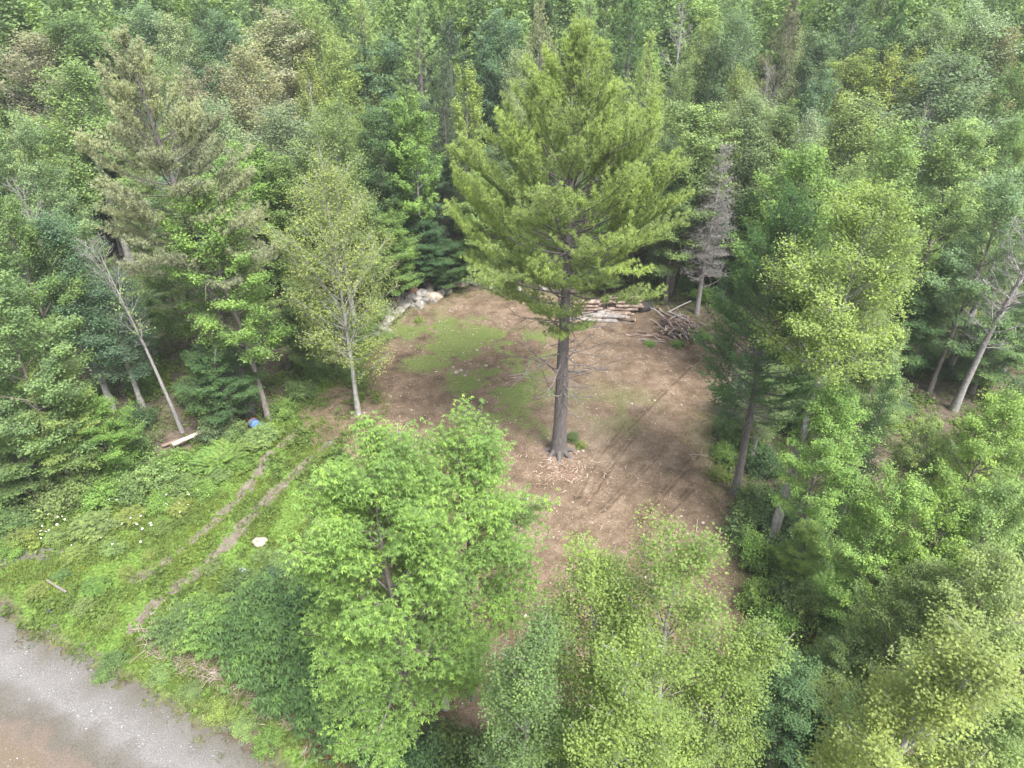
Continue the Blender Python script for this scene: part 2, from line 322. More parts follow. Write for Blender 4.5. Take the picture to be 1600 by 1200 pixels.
# gravel road
def roadmat():
    m, nt = newmat('gravel'); L = nt.links.new
    tc = N(nt, 'ShaderNodeTexCoord'); at = N(nt, 'ShaderNodeAttribute', attribute_name='d')
    n1 = N(nt, 'ShaderNodeTexNoise'); n1.inputs['Scale'].default_value = .8; n1.inputs['Detail'].default_value = 5; L(tc.outputs['Object'], n1.inputs['Vector'])
    ma = N(nt, 'ShaderNodeMath', operation='MULTIPLY_ADD'); ma.inputs[1].default_value = 2.0; L(n1.outputs['Fac'], ma.inputs[0]); L(at.outputs['Fac'], ma.inputs[2])
    dv = N(nt, 'ShaderNodeMath', operation='DIVIDE'); dv.inputs[1].default_value = 8; L(ma.outputs[0], dv.inputs[0])
    a = ramp(nt, [(.05, (0.063, 0.057, 0.043)), (.14, (0.085, 0.079, 0.067)), (.24, (0.111, 0.105, 0.100)), (.31, (0.129, 0.123, 0.120)), (.38, (0.096, 0.089, 0.080)), (.44, (0.077, 0.070, 0.057)), (.49, (0.103, 0.082, 0.067)), (.56, (0.100, 0.079, 0.057)), (.85, (0.107, 0.084, 0.060)), (1, (0.111, 0.085, 0.064))]); L(dv.outputs[0], a.inputs[0])
    n2 = N(nt, 'ShaderNodeTexNoise'); n2.inputs['Scale'].default_value = 22; n2.inputs['Detail'].default_value = 4; n2.inputs['Roughness'].default_value = .8; L(tc.outputs['Object'], n2.inputs['Vector'])
    cr = ramp(nt, [(.3, (.2, .2, .2)), (.5, (.5, .5, .5)), (.7, (.82, .82, .82))]); L(n2.outputs['Fac'], cr.inputs[0])
    mu = N(nt, 'ShaderNodeMix', data_type='RGBA', blend_type='OVERLAY'); mu.inputs[0].default_value = .8; L(a.outputs[0], mu.inputs[6]); L(cr.outputs[0], mu.inputs[7])
    pb = N(nt, 'ShaderNodeBsdfPrincipled'); pb.inputs['Roughness'].default_value = .9; pb.inputs['Specular IOR Level'].default_value = .15; L(mu.outputs[2], pb.inputs['Base Color'])
    bp = N(nt, 'ShaderNodeBump'); bp.inputs['Strength'].default_value = .6; bp.inputs['Distance'].default_value = .03; L(n2.outputs['Fac'], bp.inputs['Height']); L(bp.outputs[0], pb.inputs['Normal'])
    o = N(nt, 'ShaderNodeOutputMaterial'); L(pb.outputs[0], o.inputs[0]); return m
M_road = roadmat()
sheet('gravel_road', ROAD, .075, lambda x, y: sdist(x, y, ROAD) + (fbm(x / .7, y / .7, 6, 4) - .5) * 1.5 + 1.3 * (fbm(x / .22, y / .22, 16, 3) - .5) > 0, .022, M_road,
      {'d': lambda x, y: np.where(inpoly(x, y, ROAD), dline(x, y, ROADE), 0)}, lambda x, y: .03 * fbm(x / .6, y / .6, 2, 2) + .06 * np.exp(-((dline(x, y, ROADE) - 2.6) / .8) ** 2))
SP = GP([(-60, 905), (0, 880), (60, 868), (110, 858)])
sheet('gravel_path', SP, .1, lambda x, y: (dline(x, y, SP) < 1.5 * (fbm(x / .6, y / .6, 66, 4) - .25)) & (fbm(x / .4, y / .4, 67, 3) < .58), .020, M_road, {'d': lambda x, y: np.full(x.shape, .5)})

# ---------------------------------------------------------------- tree builders (return trunk mesh, crown mesh)
GA = 2.399963
def spray(rng, P, D, n, sig, leaf, asp, upb, outw, jitter=.6, rosette=False, lv=.28, flat=.55):
    """leaf tufts: P centres (m,3), D outward dirs; n leaves each"""
    m = len(P); sv = rng.normal(.5, .17, m)
    if rosette:
        k = 6
        q = np.repeat(P, n, 0) + np.clip(rng.normal(size=(m * n, 3)), -1.6, 1.6) * np.array([sig, sig, sig * flat])
        ax = np.repeat(q, k, 0); th = rng.uniform(0, 2 * pi, (m * n, 1)) + np.arange(k) / k * 2 * pi + rng.normal(0, .25, (m * n, k)); th = th.ravel()
        A = np.stack([np.cos(th), np.sin(th), rng.uniform(-.75, .1, len(th))], 1); A = unit(A)
        Nn = unit(np.array([0, 0, 1.]) - A * A[:, 2:3] + rng.normal(0, .18, A.shape)); Nn = unit(Nn - A * np.sum(A * Nn, 1)[:, None])
        L = leaf * rng.uniform(.7, 1.25, len(th))
        V, F = leafquads(ax + A * L[:, None] * .55, Nn, L, L * asp, rng, A, .12)
        a = np.repeat(np.repeat(sv, n) + rng.normal(0, .12, m * n), k) + rng.normal(0, .07, len(th))
        return V, F, a
    q = np.repeat(P, n, 0) + np.clip(rng.normal(size=(m * n, 3)), -1.6, 1.6) * np.array([sig, sig, sig * flat])
    o = np.repeat(D, n, 0)
    Nn = unit(np.array([0, 0, upb]) + o * outw + rng.normal(size=(m * n, 3)) * jitter)
    L = leaf * rng.uniform(.65, 1.3, m * n)
    V, F = leafquads(q, Nn, L, L * asp, rng, None, .06)
    return V, F, np.repeat(sv, n) + rng.normal(0, lv * .5, m * n)
def curve(rng, p, d0, L, n=6, up=.0, wob=.08, d1=None):
    pts = [np.array(p, float)]; d = np.array(d0, float); st = L / (n - 1)
    for i in range(n - 1):
        d = d + np.array([0, 0, up / (n - 1)]) + rng.normal(size=3) * wob; d /= np.linalg.norm(d); pts.append(pts[-1] + d * st)
    return np.array(pts)
PROFS = {
    'round': lambda s: math.sin(pi * (s * .66 + .20)) ** .8,
    'oval': lambda s: math.sin(pi * (s * .74 + .12)) ** .7,
    'tall': lambda s: .35 + .65 * max(0, math.sin(pi * (s * .9 + .08))) - .3 * s,
    'wide': lambda s: max(.2, math.sin(pi * (s * .55 + .28)) ** .9),
    'cone': lambda s: max(.08, 1.05 * (1 - s) ** .8),
}
def broadleaf(seed, H, Rr, cb=.3, nl=26, prof='round', elev=(12, 62), leaf=.11, asp=.62, npt=26, sig=.19, up=.5, lean=(0, 0), r0=None, barren=0.0, rosette=False,
              twigs=True, lv=.28, twr=1.0, wander=.12, upb=1.25, outw=.5, stems=1, sprstep=.38, seclen=.42, flat=.55, k=7):
    rng = np.random.default_rng(seed); T = Geo(); W = Geo(); H = H - Rr * PROFS[prof](1) * .72
    r0 = r0 or .011 * H + .02
    SP_, SD = [], []
    for sidx in range(stems):
        n = 9; zt = np.linspace(0, 1, n); a0 = rng.uniform(0, 2 * pi); sp = 0 if stems == 1 else Rr * .45
        tr = np.stack([lean[0] * zt ** 1.2 + sp * np.cos(a0 + sidx * 2.1) * zt + np.cumsum(rng.normal(0, wander, n)) * zt, lean[1] * zt ** 1.2 + sp * np.sin(a0 + sidx * 2.1) * zt + np.cumsum(rng.normal(0, wander, n)) * zt, zt * H * (1 - .1 * sidx)], 1)
        tr[0, 2] = -.25
        rad = r0 * (1 - zt) ** .8 * (.8 if stems > 1 else 1) + .012; rad[0] *= 1.35
        T.tube(tr, rad, k, cap=False)
        f = lambda t: np.array([np.interp(t, zt, tr[:, i]) for i in range(3)])
        NL = max(4, nl // stems)
        for i in range(NL):
            s = (i + .5) / NL; s = min(.995, s + rng.normal(0, .02)); t = cb + (1 - cb) * s; p = f(t)
            L = Rr * PROFS[prof](s) * rng.uniform(.72, 1.12) * (.8 if stems > 1 else 1); az = i * GA + a0 + rng.normal(0, .3)
            e = R(elev[0] + (elev[1] - elev[0]) * s + rng.normal(0, 7))
            p = p - np.array([0, 0, min(.35 * L * math.sin(e), p[2] * .3)])
            d = np.array([cos(az) * cos(e), sin(az) * cos(e), sin(e)])
            c = curve(rng, p, d, L * 1.05, 7, up * .5, .07)
            lr = max(.012, r0 * .38 * (L / Rr) * (1 - .5 * s))
            T.tube(c, np.linspace(lr, .008, 7), 5, cap=False)
            n2 = int(3 + L * 2.4); dead = rng.random() < barren
            for j in range(n2):
                w = .22 + .78 * (j + rng.random()) / n2; q = c[0] + 0; q = np.array([np.interp(w, np.linspace(0, 1, 7), c[:, a]) for a in range(3)])
                side = (-1 if j % 2 else 1) * R(rng.uniform(28, 70)); az2 = math.atan2(c[-1, 1] - c[0, 1], c[-1, 0] - c[0, 0]) + side
                e2 = R(rng.uniform(5, 35) + elev[1] * .35 * s); L2 = max(.35, L * seclen * (1.15 - w) + .35) * rng.uniform(.7, 1.2)
                d2 = np.array([cos(az2) * cos(e2), sin(az2) * cos(e2), sin(e2)])
                c2 = curve(rng, q, d2, L2, 4, up * .3, .12)
                if twigs: T.tube(c2, np.linspace(max(.008, lr * .35) * twr, .005 * twr, 4), 3, cap=False)
                if dead:
                    if twigs:
                        for _ in range(3):
                            w2 = rng.uniform(.3, .95); q2 = np.array([np.interp(w2, np.linspace(0, 1, 4), c2[:, a]) for a in range(3)])
                            T.tube(curve(rng, q2, unit(d2 + rng.normal(size=3) * .7), L2 * .45, 3, .2, .15), [.008 * twr, .006 * twr, .004 * twr], 3, cap=False)
                    continue
                for w2 in np.arange(rng.uniform(.15, .4), 1.05, sprstep / max(L2, .3)):
                    q2 = np.array([np.interp(w2, np.linspace(0, 1, 4), c2[:, a]) for a in range(3)])
                    SP_.append(q2 + rng.normal(size=3) * .06); SD.append(unit(d2 + np.array([0, 0, .2])))
            if not dead: SP_.append(c[-1]); SD.append(d)
    if SP_:
        V, F, a = spray(rng, np.array(SP_), np.array(SD), npt, sig, leaf, asp, upb, outw, rosette=rosette, flat=flat, lv=lv); W.add(V, F, a)
    return T, (W if SP_ else None)

def conifer(seed, H, prof, z0, skip=None, Lv=(.72, 1.12), wob=.05, dz=.55, nb=5, e0=10, e1=55, up=.55, leaf=.13, lw=.022, nn=12, tuft=.13, br=.30, blen=.34, lean=(0, 0), r0=.3, deadz=None, droop=0, quad=False, tv=.12, cone=.9, k=9, sub=True, gapp=0.0):
    """prof: list (z, R). whorled branches, flat plumes of needle tufts"""
    rng = np.random.default_rng(seed); T = Geo(); W = Geo(); n = 12; zt = np.linspace(0, 1, n)
    tr = np.stack([lean[0] * zt ** 1.3 + np.cumsum(rng.normal(0, .05, n)) * zt, lean[1] * zt ** 1.3 + np.cumsum(rng.normal(0, .05, n)) * zt, zt * H], 1); tr[0, 2] = -.25
    rad = r0 * (1 - zt) ** .85 + .015; rad[0] *= 1.3
    T.tube(tr, rad, k, cap=False)
    f = lambda z: np.array([np.interp(z / H, zt, tr[:, i]) for i in range(3)])
    PZ = [p[0] for p in prof]; PR = [p[1] for p in prof]
    TP, TD, TV = [], [], []
    z = z0; wi = 0
    while z < H - .1:
        Rz = np.interp(z, PZ, PR); s = (z - z0) / (H - z0)
        for b in range(nb + int(rng.random() < .5)):
            if rng.random() < gapp: continue
            az = b * 2 * pi / nb + wi * 1.1 + rng.normal(0, .25); L = Rz * rng.uniform(*Lv)
            if skip and skip(z, (az + .01) % (2 * pi)): L *= .42
            if L < .25: L = .25
            e = R(e0 + (e1 - e0) * s ** 1.5 + rng.normal(0, 6)); zz = z + rng.normal(0, .12); p = f(zz)
            p = p - np.array([0, 0, L * max(0, sin(e)) * .35])
            d = np.array([cos(az) * cos(e), sin(az) * cos(e), sin(e) - droop])
            c = curve(rng, p, d, L, 9, up, wob); bv = rng.normal(.5, tv)
            T.tube(c, np.linspace(max(.012, .008 * L + .010), .006, 9), 4, cap=False)
            st = br; w0 = .42 if L > 1.5 else .1
            nbr = max(2, int(L * (1 - w0) / st))
            for j in range(nbr * 2 + 1):
                w = w0 + (1 - w0) * (j + .5) / (nbr * 2 + 1)
                q = np.array([np.interp(w, np.linspace(0, 1, 9), c[:, a]) for a in range(3)])
                dl = unit(c[min(8, int(w * 8) + 1)] - c[max(0, int(w * 8) - 1)])
                if j == nbr * 2: d2 = dl; L2 = .35
                else:
                    sd = (1 if j % 2 else -1); pr = np.array([-dl[1], dl[0], 0]) * sd
                    d2 = unit(dl * .75 + pr * rng.uniform(.5, 1.05) + np.array([0, 0, rng.normal(.12, .14)])); L2 = (blen * L * (1.12 - w) + .25) * rng.uniform(.65, 1.2)
                c2 = curve(rng, q, d2, L2, 4, up * .6, .08)
                if sub and L2 > .5: T.tube(c2, [.010, .008, .006, .004], 3, cap=False)
                m = max(2, int(L2 / tuft)); ww = np.linspace(.15, 1, m)
                pts = np.stack([np.interp(ww, np.linspace(0, 1, 4), c2[:, a]) for a in range(3)], 1) + rng.normal(size=(m, 3)) * .035
                # short side shoots
                TP.append(pts); TD.append(np.repeat(unit(c2[-1] - c2[0])[None], m, 0)); TV.append(bv + rng.normal(0, .08) + .18 * (w - .6) + .12 * (ww - .5))
        z += dz * rng.uniform(.8, 1.2); wi += 1
    if deadz:   # bare grey lower branches
        for i in range(deadz[2]):
            z = rng.uniform(deadz[0], deadz[1]); az = rng.uniform(0, 2 * pi); L = rng.uniform(.8, deadz[3]); p = f(z)
            d = np.array([cos(az), sin(az), rng.uniform(-.15, .3)]); c = curve(rng, p, d, L, 7, .15, .13)
            T.tube(c, np.linspace(.038, .009, 7), 4, m=1, cap=False)
            for _ in range(4):
                w = rng.integers(2, 6); T.tube(curve(rng, c[w], unit(d + rng.normal(size=3) * .6), L * .35, 4, .1, .15), np.linspace(.016, .006, 4), 3, m=1, cap=False)
    P = np.vstack(TP); D = np.vstack(TD); v = np.concatenate(TV)
    m = len(P)
    A = unit(np.repeat(D, nn, 0) * cone + rng.normal(size=(m * nn, 3)) * .75 + np.array([0, 0, .25]))
    Q = np.repeat(P, nn, 0); L = leaf * rng.uniform(.7, 1.2, m * nn)[:, None]
    S = unit(np.cross(A, rng.normal(size=A.shape))) * lw * .5
    V = np.stack([Q - S, Q + S, Q + A * L], 1).reshape(-1, 3)
    W.add(V, np.arange(m * nn * 3).reshape(-1, 3), np.repeat(v, nn) + rng.normal(0, .06, m * nn))
    return T, W

def bushgeo(seed, Rr, H, n=60, leaf=.09, npt=28, sig=.16, asp=.6, rosette=False, up=.9, stemr=.015):
    rng = np.random.default_rng(seed); T = Geo(); P, D = [], []
    for i in range(n):
        az = rng.uniform(0, 2 * pi); rr = Rr * math.sqrt(rng.random()); s = rr / Rr
        e = R(85 - 60 * s + rng.normal(0, 6)); L = (H * (1 - .45 * s * s) + .15 * rng.normal()) * rng.uniform(.75, 1.1)
        st = np.array([cos(az), sin(az), 0]) * rr * .45
        tipd = np.array([cos(az) * rr * .6, sin(az) * rr * .6, max(L, .2)]); c = np.array([st + [0, 0, -.05], st + tipd * .5 + rng.normal(size=3) * .06, st + tipd])
        T.tube(c, [stemr, stemr * .7, stemr * .3], 3, cap=False)
        for w in (.45, .62, .78, .92, 1.0):
            P.append(c[0] + (c[-1] - c[0]) * w + rng.normal(size=3) * (.09 + .05 * Rr)); D.append(unit(tipd + np.array([cos(az), sin(az), 0])))
    V, F, a = spray(rng, np.array(P), np.array(D), npt, sig, leaf, asp, up, .5, rosette=rosette)
    V[:, 2] = np.maximum(V[:, 2], .02)
    T.add(V, F, a, 1); return T

# tints (linear)
TI = dict(mid=(0.115, 0.180, 0.070), light=(0.158, 0.228, 0.089), bright=(0.142, 0.236, 0.066), dark=(0.062, 0.116, 0.050), blue=(0.095, 0.160, 0.097), grey=(0.134, 0.200, 0.103), olive=(0.165, 0.228, 0.074),
          yellow=(.185, .235, .075), tan=(0.207, 0.220, 0.136), brown=(0.172, 0.168, 0.124), pale=(0.199, 0.260, 0.149), pineg=(0.253, 0.328, 0.144), pined=(0.081, 0.152, 0.066), pinet=(.255, .275, .185), pinek=(0.092, 0.136, 0.087), hedge=(0.078, 0.144, 0.050), birch=(.145, .208, .06), soft=(.24, .31, .115), fresh=(.175, .245, .075))

# ---------------------------------------------------------------- species
def finish(T, W, tmat, wmat, tn, cn):
    tm = T.mesh(tn, tmat, True); wm = W.mesh(cn, wmat) if W else None
    return tm, wm
PROTO = {}
def proto(key, Hh, Rr, T, W, tmat, wmat): PROTO.setdefault(key, []).append((Hh, Rr, *finish(T, W, tmat, wmat, 'trunk', 'crown')))
for s in range(4):
    T, W = broadleaf(100 + s, 14, 3.4, cb=.24, nl=40, prof='round', leaf=.135, npt=30, sig=.21, lean=(.4 * (s - 1.5), .2)); proto('maple', 14, 3.4, T, W, [M_bark], [M_leaf])
for s in range(3):
    T, W = broadleaf(200 + s, 14, 2.7, cb=.28, nl=42, prof='oval', elev=(22, 72), leaf=.11, npt=30, sig=.24, flat=.8, up=.7, lean=(.3 * s - .3, .3)); proto('aspen', 14, 2.7, T, W, [M_pale], [M_fine])
for s in range(2):
    T, W = broadleaf(300 + s, 13, 2.7, cb=.3, nl=30, prof='oval', elev=(32, 74), leaf=.135, npt=24, sig=.14, flat=1.1, up=.9, seclen=.28, sprstep=.24, barren=0); proto('spiky', 13, 2.4, T, W, [M_pale], [M_leaf])
for s in range(3):
    T, W = conifer(400 + s, 16, [(4, 2.8), (7, 3.3), (11, 2.4), (14, 1.1), (16, .3)], 5, dz=.62, nb=5, leaf=.18, lw=.045, nn=13, tuft=.17, br=.36, blen=.36, up=.5, deadz=(2, 5, 14, 2.2), lean=(.4 * (s - 1), .2), sub=False); proto('pine', 16, 3.3, T, W, [M_pine, M_pdead], [M_needle])
for s in range(2):
    T, W = conifer(500 + s, 12, [(1, 1.9), (5, 1.5), (10, .5), (12, .15)], 1.2, dz=.36, nb=6, e0=-8, e1=35, up=.25, leaf=.10, lw=.03, nn=9, tuft=.11, br=.22, blen=.3, r0=.14, sub=False); proto('spruce', 12, 1.9, T, W, [M_pine, M_pdead], [M_needle])
T, W = broadleaf(600, 12, 2.4, cb=.35, nl=22, prof='oval', elev=(30, 75), barren=1.0, up=.6); proto('snag', 12, 2.4, T, None, [M_dead], None)
T, W = broadleaf(601, 12, 2.0, cb=.45, nl=16, prof='tall', elev=(40, 80), barren=1.0, up=.5); proto('snag', 12, 2.0, T, None, [M_dead], None)
for s in range(3):
    T, W = broadleaf(700 + s, 5, 1.5, cb=.16, nl=16, prof='oval', elev=(20, 70), leaf=.12, npt=16, sig=.15, twigs=False, r0=.045, k=5); proto('sapling', 5, 1.5, T, W, [M_bark], [M_leaf])

TREES = []     # (root, kindword, tintword, u, v, D)
KW = dict(maple='broadleaf tree', aspen='aspen', spiky='upswept young tree', pine='pine', spruce='spruce', snag='bare dead tree', sapling='sapling')
TW = dict(fresh='light green', hedge='dark green', birch='olive green', soft='green', mid='mid green', light='light green', bright='bright green', dark='dark green', blue='bluish green', grey='greyish green', olive='olive green', yellow='yellowish', tan='tan tinged',
          brown='brown tinged', pale='pale green', pineg='green', pined='dark green', pinet='tan tinged', pinek='deep green', dead='grey')
BN = dict(maple='broadleaf_tree', aspen='aspen_tree', spiky='young_tree', pine='pine_tree', spruce='spruce_tree', snag='dead_tree', sapling='sapling')
rg = random.Random(11)
OCC = []       # taken bases (x, y, radius)
def plant(kind, x, y, Hh, Rr, tint, var=None, auto=True):
    P = PROTO[kind]; p = P[var if var is not None else rg.randrange(len(P))]
    z = float(H0(x, y)); r = bpy.data.objects.new(BN[kind], None); C.objects.link(r); r.location = (x, y, z); r.rotation_euler = (0, 0, rg.uniform(0, 2 * pi)); r.empty_display_size = .5
    sx = Rr / p[1]; sz = Hh / p[0]; r.scale = (sx, sx * rg.uniform(.9, 1.1), sz)
    link('trunk', p[2], r)
    if p[3]:
        j = lambda: rg.uniform(.88, 1.14); c = TI[tint]; g_ = j()
        link('crown', p[3], r, (c[0] * g_ * rg.uniform(.93, 1.08), c[1] * g_, c[2] * g_ * rg.uniform(.9, 1.12)))
    u, v, f = proj(x, y, z + Hh)
    TREES.append([r, kind, tint, u, v, f, Hh]); OCC.append((x, y, Rr)); return r
def top(u, v, Hh):
    p = G(u, v, Hh); return p[0], p[1]
def crown(u, v, w, Hh, kind, tint, var=None):
    ymin = 66 if v < 60 else 54 if v < 130 else 0
    if ymin: Hh = min(Hh, CAMZ + ymin * ray(u, v)[2] / ray(u, v)[1])
    for _ in range(24):
        x, y = top(u, v, Hh)
        if y > 9 and Hh > 3.5 and (sdist([x], [y], CLEAR)[0] > -.6 or sdist([x], [y], VERGE)[0] > .3) and v < 700: Hh -= .5
        else: break
    x, y = top(u, v, Hh); _, _, f = proj(x, y, Hh)
    return plant(kind, x, y, Hh, max(.5, w / 2 * f / FPX * (1.42 if v < 320 and kind in ('maple', 'aspen', 'spiky') else 1.2)), tint, var)

# ---------------------------------------------------------------- hero trees
def hero(name, u, v, T, W, tmats, wmats, tint, label, cat, rad=3, rz=0, xy=None, names=('trunk', 'crown')):
    x, y = xy if xy is not None else G(u, v)[:2]; r = empty(name, (x, y, float(H0(x, y))), label, cat, None, rz)
    link(names[0], T.mesh(names[0], tmats, True), r)
    if W: link(names[1], W.mesh(names[1], wmats), r, TI[tint])
    OCC.append((x, y, rad)); return r
# 1 the big pine in the clearing
T, W = conifer(1, 20.2, [(7.3, 2.0), (8.3, 3.8), (9.3, 5.4), (11, 6.4), (13, 6.2), (15, 5.1), (16.8, 3.6), (18.4, 2.3), (20, .9)], 7.5, skip=lambda z, a: z < 9.7 and (a < 1.25 or a > 5.3), dz=.66, nb=8, gapp=.1, e0=-2, e1=58, up=.72, Lv=(.55, 1.12), leaf=.17, lw=.024, nn=23, tuft=.12, br=.25, blen=.42,
               r0=.36, deadz=(3.4, 8.6, 50, 4.2), tv=.16, lean=(-.1, .2), k=16, wob=.09)
for i in range(7):
    a = i * .9 + .2; T.tube([(cos(a) * .18, sin(a) * .18, .75), (cos(a) * .42, sin(a) * .42, .22), (cos(a) * .85, sin(a) * .85, .02), (cos(a) * 1.2, sin(a) * 1.2, -.12)], [.14, .15, .09, .04], 7, cap=False)
hero('pine_tree', 873, 708, T, W, [M_pine, M_pdead], [M_needle], 'soft', 'tall broad white pine standing alone in the middle of the bare clearing', 'pine tree')
# 2 tan pine on the left
T, W = conifer(2, 19.6, [(7.5, 3.2), (9, 4.4), (12, 4.3), (14.5, 3.8), (17, 2.4), (18.6, 1.3), (19.6, .4)], 8.6, dz=.68, nb=5, e0=0, e1=58, up=.55, leaf=.19, lw=.046, nn=18, tuft=.14, br=.27, blen=.42,
               r0=.30, deadz=(4.5, 10, 34, 3.6), tv=.14, lean=(-1.9, .6), gapp=.04)
hero('pine_tree', 392, 645, T, W, [M_pine, M_pdead], [M_needle], 'pinet', 'large leaning pine with tan tinged needles behind the blue barrel, left woods', 'pine tree')
# 3 green maple beside it
T, W = broadleaf(3, 14.2, 3.3, cb=.30, nl=40, prof='round', leaf=.12, npt=30, sig=.2, lean=(-.5, .3), flat=.4)
hero('maple_tree', 420, 655, T, W, [M_bark], [M_leaf], 'bright', 'green maple with twin thin grey trunks right beside the blue barrel', 'maple tree')
# 4 yellow sparse maple
T, W = broadleaf(4, 15.2, 4.5, cb=.24, nl=54, prof='round', elev=(28, 76), leaf=.10, npt=15, sig=.2, up=.5, r0=.13, seclen=.45, wander=.06, flat=.8)
hero('maple_tree', 560, 648, T, W, [M_pale], [M_leaf], 'yellow', 'sparse yellowing maple with pale upright branches at the left clearing edge', 'maple tree')
# 5 leafless pale birch on the left
T, W = broadleaf(5, 11.9, 2.1, cb=.5, nl=17, prof='oval', elev=(42, 75), barren=.8, twr=1.3, leaf=.10, npt=8, sig=.15, lean=(-1.4, .2), r0=.105, wander=.03)
hero('birch_tree', 285, 675, T, W, [M_dead], [M_leaf], 'light', 'thin leaning nearly leafless pale birch beside the fallen plank in the left woods', 'birch tree', 1.5)
# 6 dead spruce
T, W = conifer(6, 12, [(3, 1.5), (6, 1.6), (9, 1.0), (11, .5), (12, .2)], 3.2, dz=.38, nb=6, e0=-5, e1=30, up=.3, leaf=.17, lw=.020, nn=5, tuft=.15, br=.2, blen=.4, r0=.17, deadz=(2, 6, 26, 2.4), droop=.1)
T2 = T; r = hero('dead_spruce', 1088, 490, T2, W, [M_dead, M_dead], [M_dead], 'grey', 'grey needleless dead spruce behind the brushwood heap', 'dead spruce', 1.5, names=('trunk', 'twigs'))
# 7 dark pine at the right clearing edge
T, W = conifer(7, 15.2, [(4.6, 2.0), (6, 2.9), (9, 3.0), (12, 2.3), (14, 1.3), (15.2, .4)], 5.0, dz=.42, nb=6, e0=0, e1=50, up=.6, leaf=.13, lw=.022, nn=15, tuft=.12, br=.24, blen=.38, r0=.19, deadz=(3.5, 5.5, 12, 1.5), lean=(-.4, .2))
hero('pine_tree', 1148, 772, T, W, [M_pine, M_pdead], [M_needle], 'pined', 'slim dark pine with a bare lower trunk at the right clearing edge', 'pine tree', 2)
# 8 maple with a pale long trunk
T, W = broadleaf(8, 16.6, 3.2, cb=.60, nl=40, prof='wide', elev=(12, 72), leaf=.095, npt=52, sig=.24, r0=.22, lean=(.8, .2), wander=.05, barren=0, lv=.18)
hero('maple_tree', 1204, 850, T, W, [M_pale], [M_leaf], 'fresh', 'maple with long bare pale trunk and light crown, right of the slim dark pine', 'maple tree', 2)
# 9 spiky young tree left of the big pine
T, W = broadleaf(9, 14.2, 3.1, cb=.42, nl=30, prof='oval', elev=(30, 72), leaf=.14, npt=26, sig=.13, flat=1.1, up=.9, seclen=.26, sprstep=.22, r0=.11, wander=.03)
hero('young_tree', 664, 452, T, W, [M_pale], [M_leaf], 'bright', 'young tree with upswept finger-like branches and thin pale trunk behind the boulders', 'young tree', 1.5)
# 10 dead twin snag at the right edge
T, W = broadleaf(10, 13.5, 2.7, cb=.34, nl=28, prof='oval', elev=(20, 70), barren=1.0, twr=1.7, r0=.2, lean=(.5, -.2), k=8, up=.5)
hero('dead_tree', 1490, 640, T, None, [M_dead], None, 'grey', 'leafless grey snag with tangled bare limbs, foremost of two at the right edge', 'dead tree', 1.5)
T, W = broadleaf(11, 13, 1.7, cb=.55, nl=8, prof='oval', elev=(30, 70), barren=1.0, r0=.22, lean=(.6, .2), k=8)
hero('dead_tree', 1478, 585, T, None, [M_dead], None, 'grey', 'thick grey snag with few limbs standing just behind the tangled snag', 'dead tree', 1.5)
# 11 ash pair and birches in the foreground
ash = dict(leaf=.105, asp=.33, npt=16, sig=.22, lv=.4, rosette=True, prof='round', twigs=True, seclen=.42)
T, W = broadleaf(12, 13.6, 3.35, cb=.24, nl=50, elev=(-2, 66), r0=.17, lean=(-.45, .2), **ash)
hero('ash_tree', 652, 1185, T, W, [M_bark], [M_leaf], 'bright', 'large ash with drooping bright green leaves in the left foreground', 'ash tree', 2)
T, W = broadleaf(13, 12.6, 2.8, cb=.42, nl=28, elev=(0, 68), r0=.13, lean=(0, .2), **ash)
hero('ash_tree', 738, 1092, T, W, [M_bark], [M_leaf], 'bright', 'slender ash with dark mottled trunk standing at the near clearing edge', 'ash tree', 2)
T, W = broadleaf(14, 12.4, 1.7, cb=.55, nl=20, elev=(20, 75), r0=.11, leaf=.08, npt=22, sig=.2, lean=(-.5, 0), prof='oval')
hero('birch_tree', 697, 1108, T, W, [M_white], [M_fine], 'yellow', 'white barked birch showing its trunk between the two foreground ash trees', 'birch tree', 1.5)
birch = dict(leaf=.055, asp=.72, sig=.17, flat=.65, npt=90, prof='oval', up=.6, elev=(20, 78), sprstep=.42, lv=.26)
FG = [(1090, 848, 15.0, 1.75, 21, 'birch', 'tallest birch of the bottom centre thicket, with pale crooked limbs'),
      (955, 862, 14.2, 1.55, 22, 'birch', 'birch left of the tallest one in the bottom centre thicket'),
      (845, 950, 13.0, 1.5, 23, 'mid', 'leftmost leafy birch of the bottom centre thicket'),
      (1010, 1010, 13.6, 1.45, 24, 'birch', 'nearest birch in the bottom centre thicket, lowest in view'),
      (1165, 985, 12.6, 1.35, 25, 'birch', 'rightmost birch of the bottom centre thicket')]
for (u, v, Hh, Rr, sd, tn, lb) in FG:
    T, W = broadleaf(sd, Hh, Rr * 1.2, cb=.34, nl=30, r0=.11, **birch)
    x, y = top(u, v, Hh); hero('birch_tree', 0, 0, T, W, [M_pale], [M_fine], tn, lb, 'birch tree', 1.4, xy=(x, y))
T, W = broadleaf(26, 14, 2.1, cb=.35, nl=38, leaf=.058, asp=.8, sig=.15, npt=72, lv=.2, prof='oval', up=.7, elev=(30, 80), r0=.13, flat=.8, sprstep=.3)
x, y = top(1500, 985, 14); hero('poplar_tree', 0, 0, T, W, [M_pale], [M_fine], 'yellow', 'yellow green poplar filling the bottom right corner', 'poplar tree', 2, xy=(x, y))

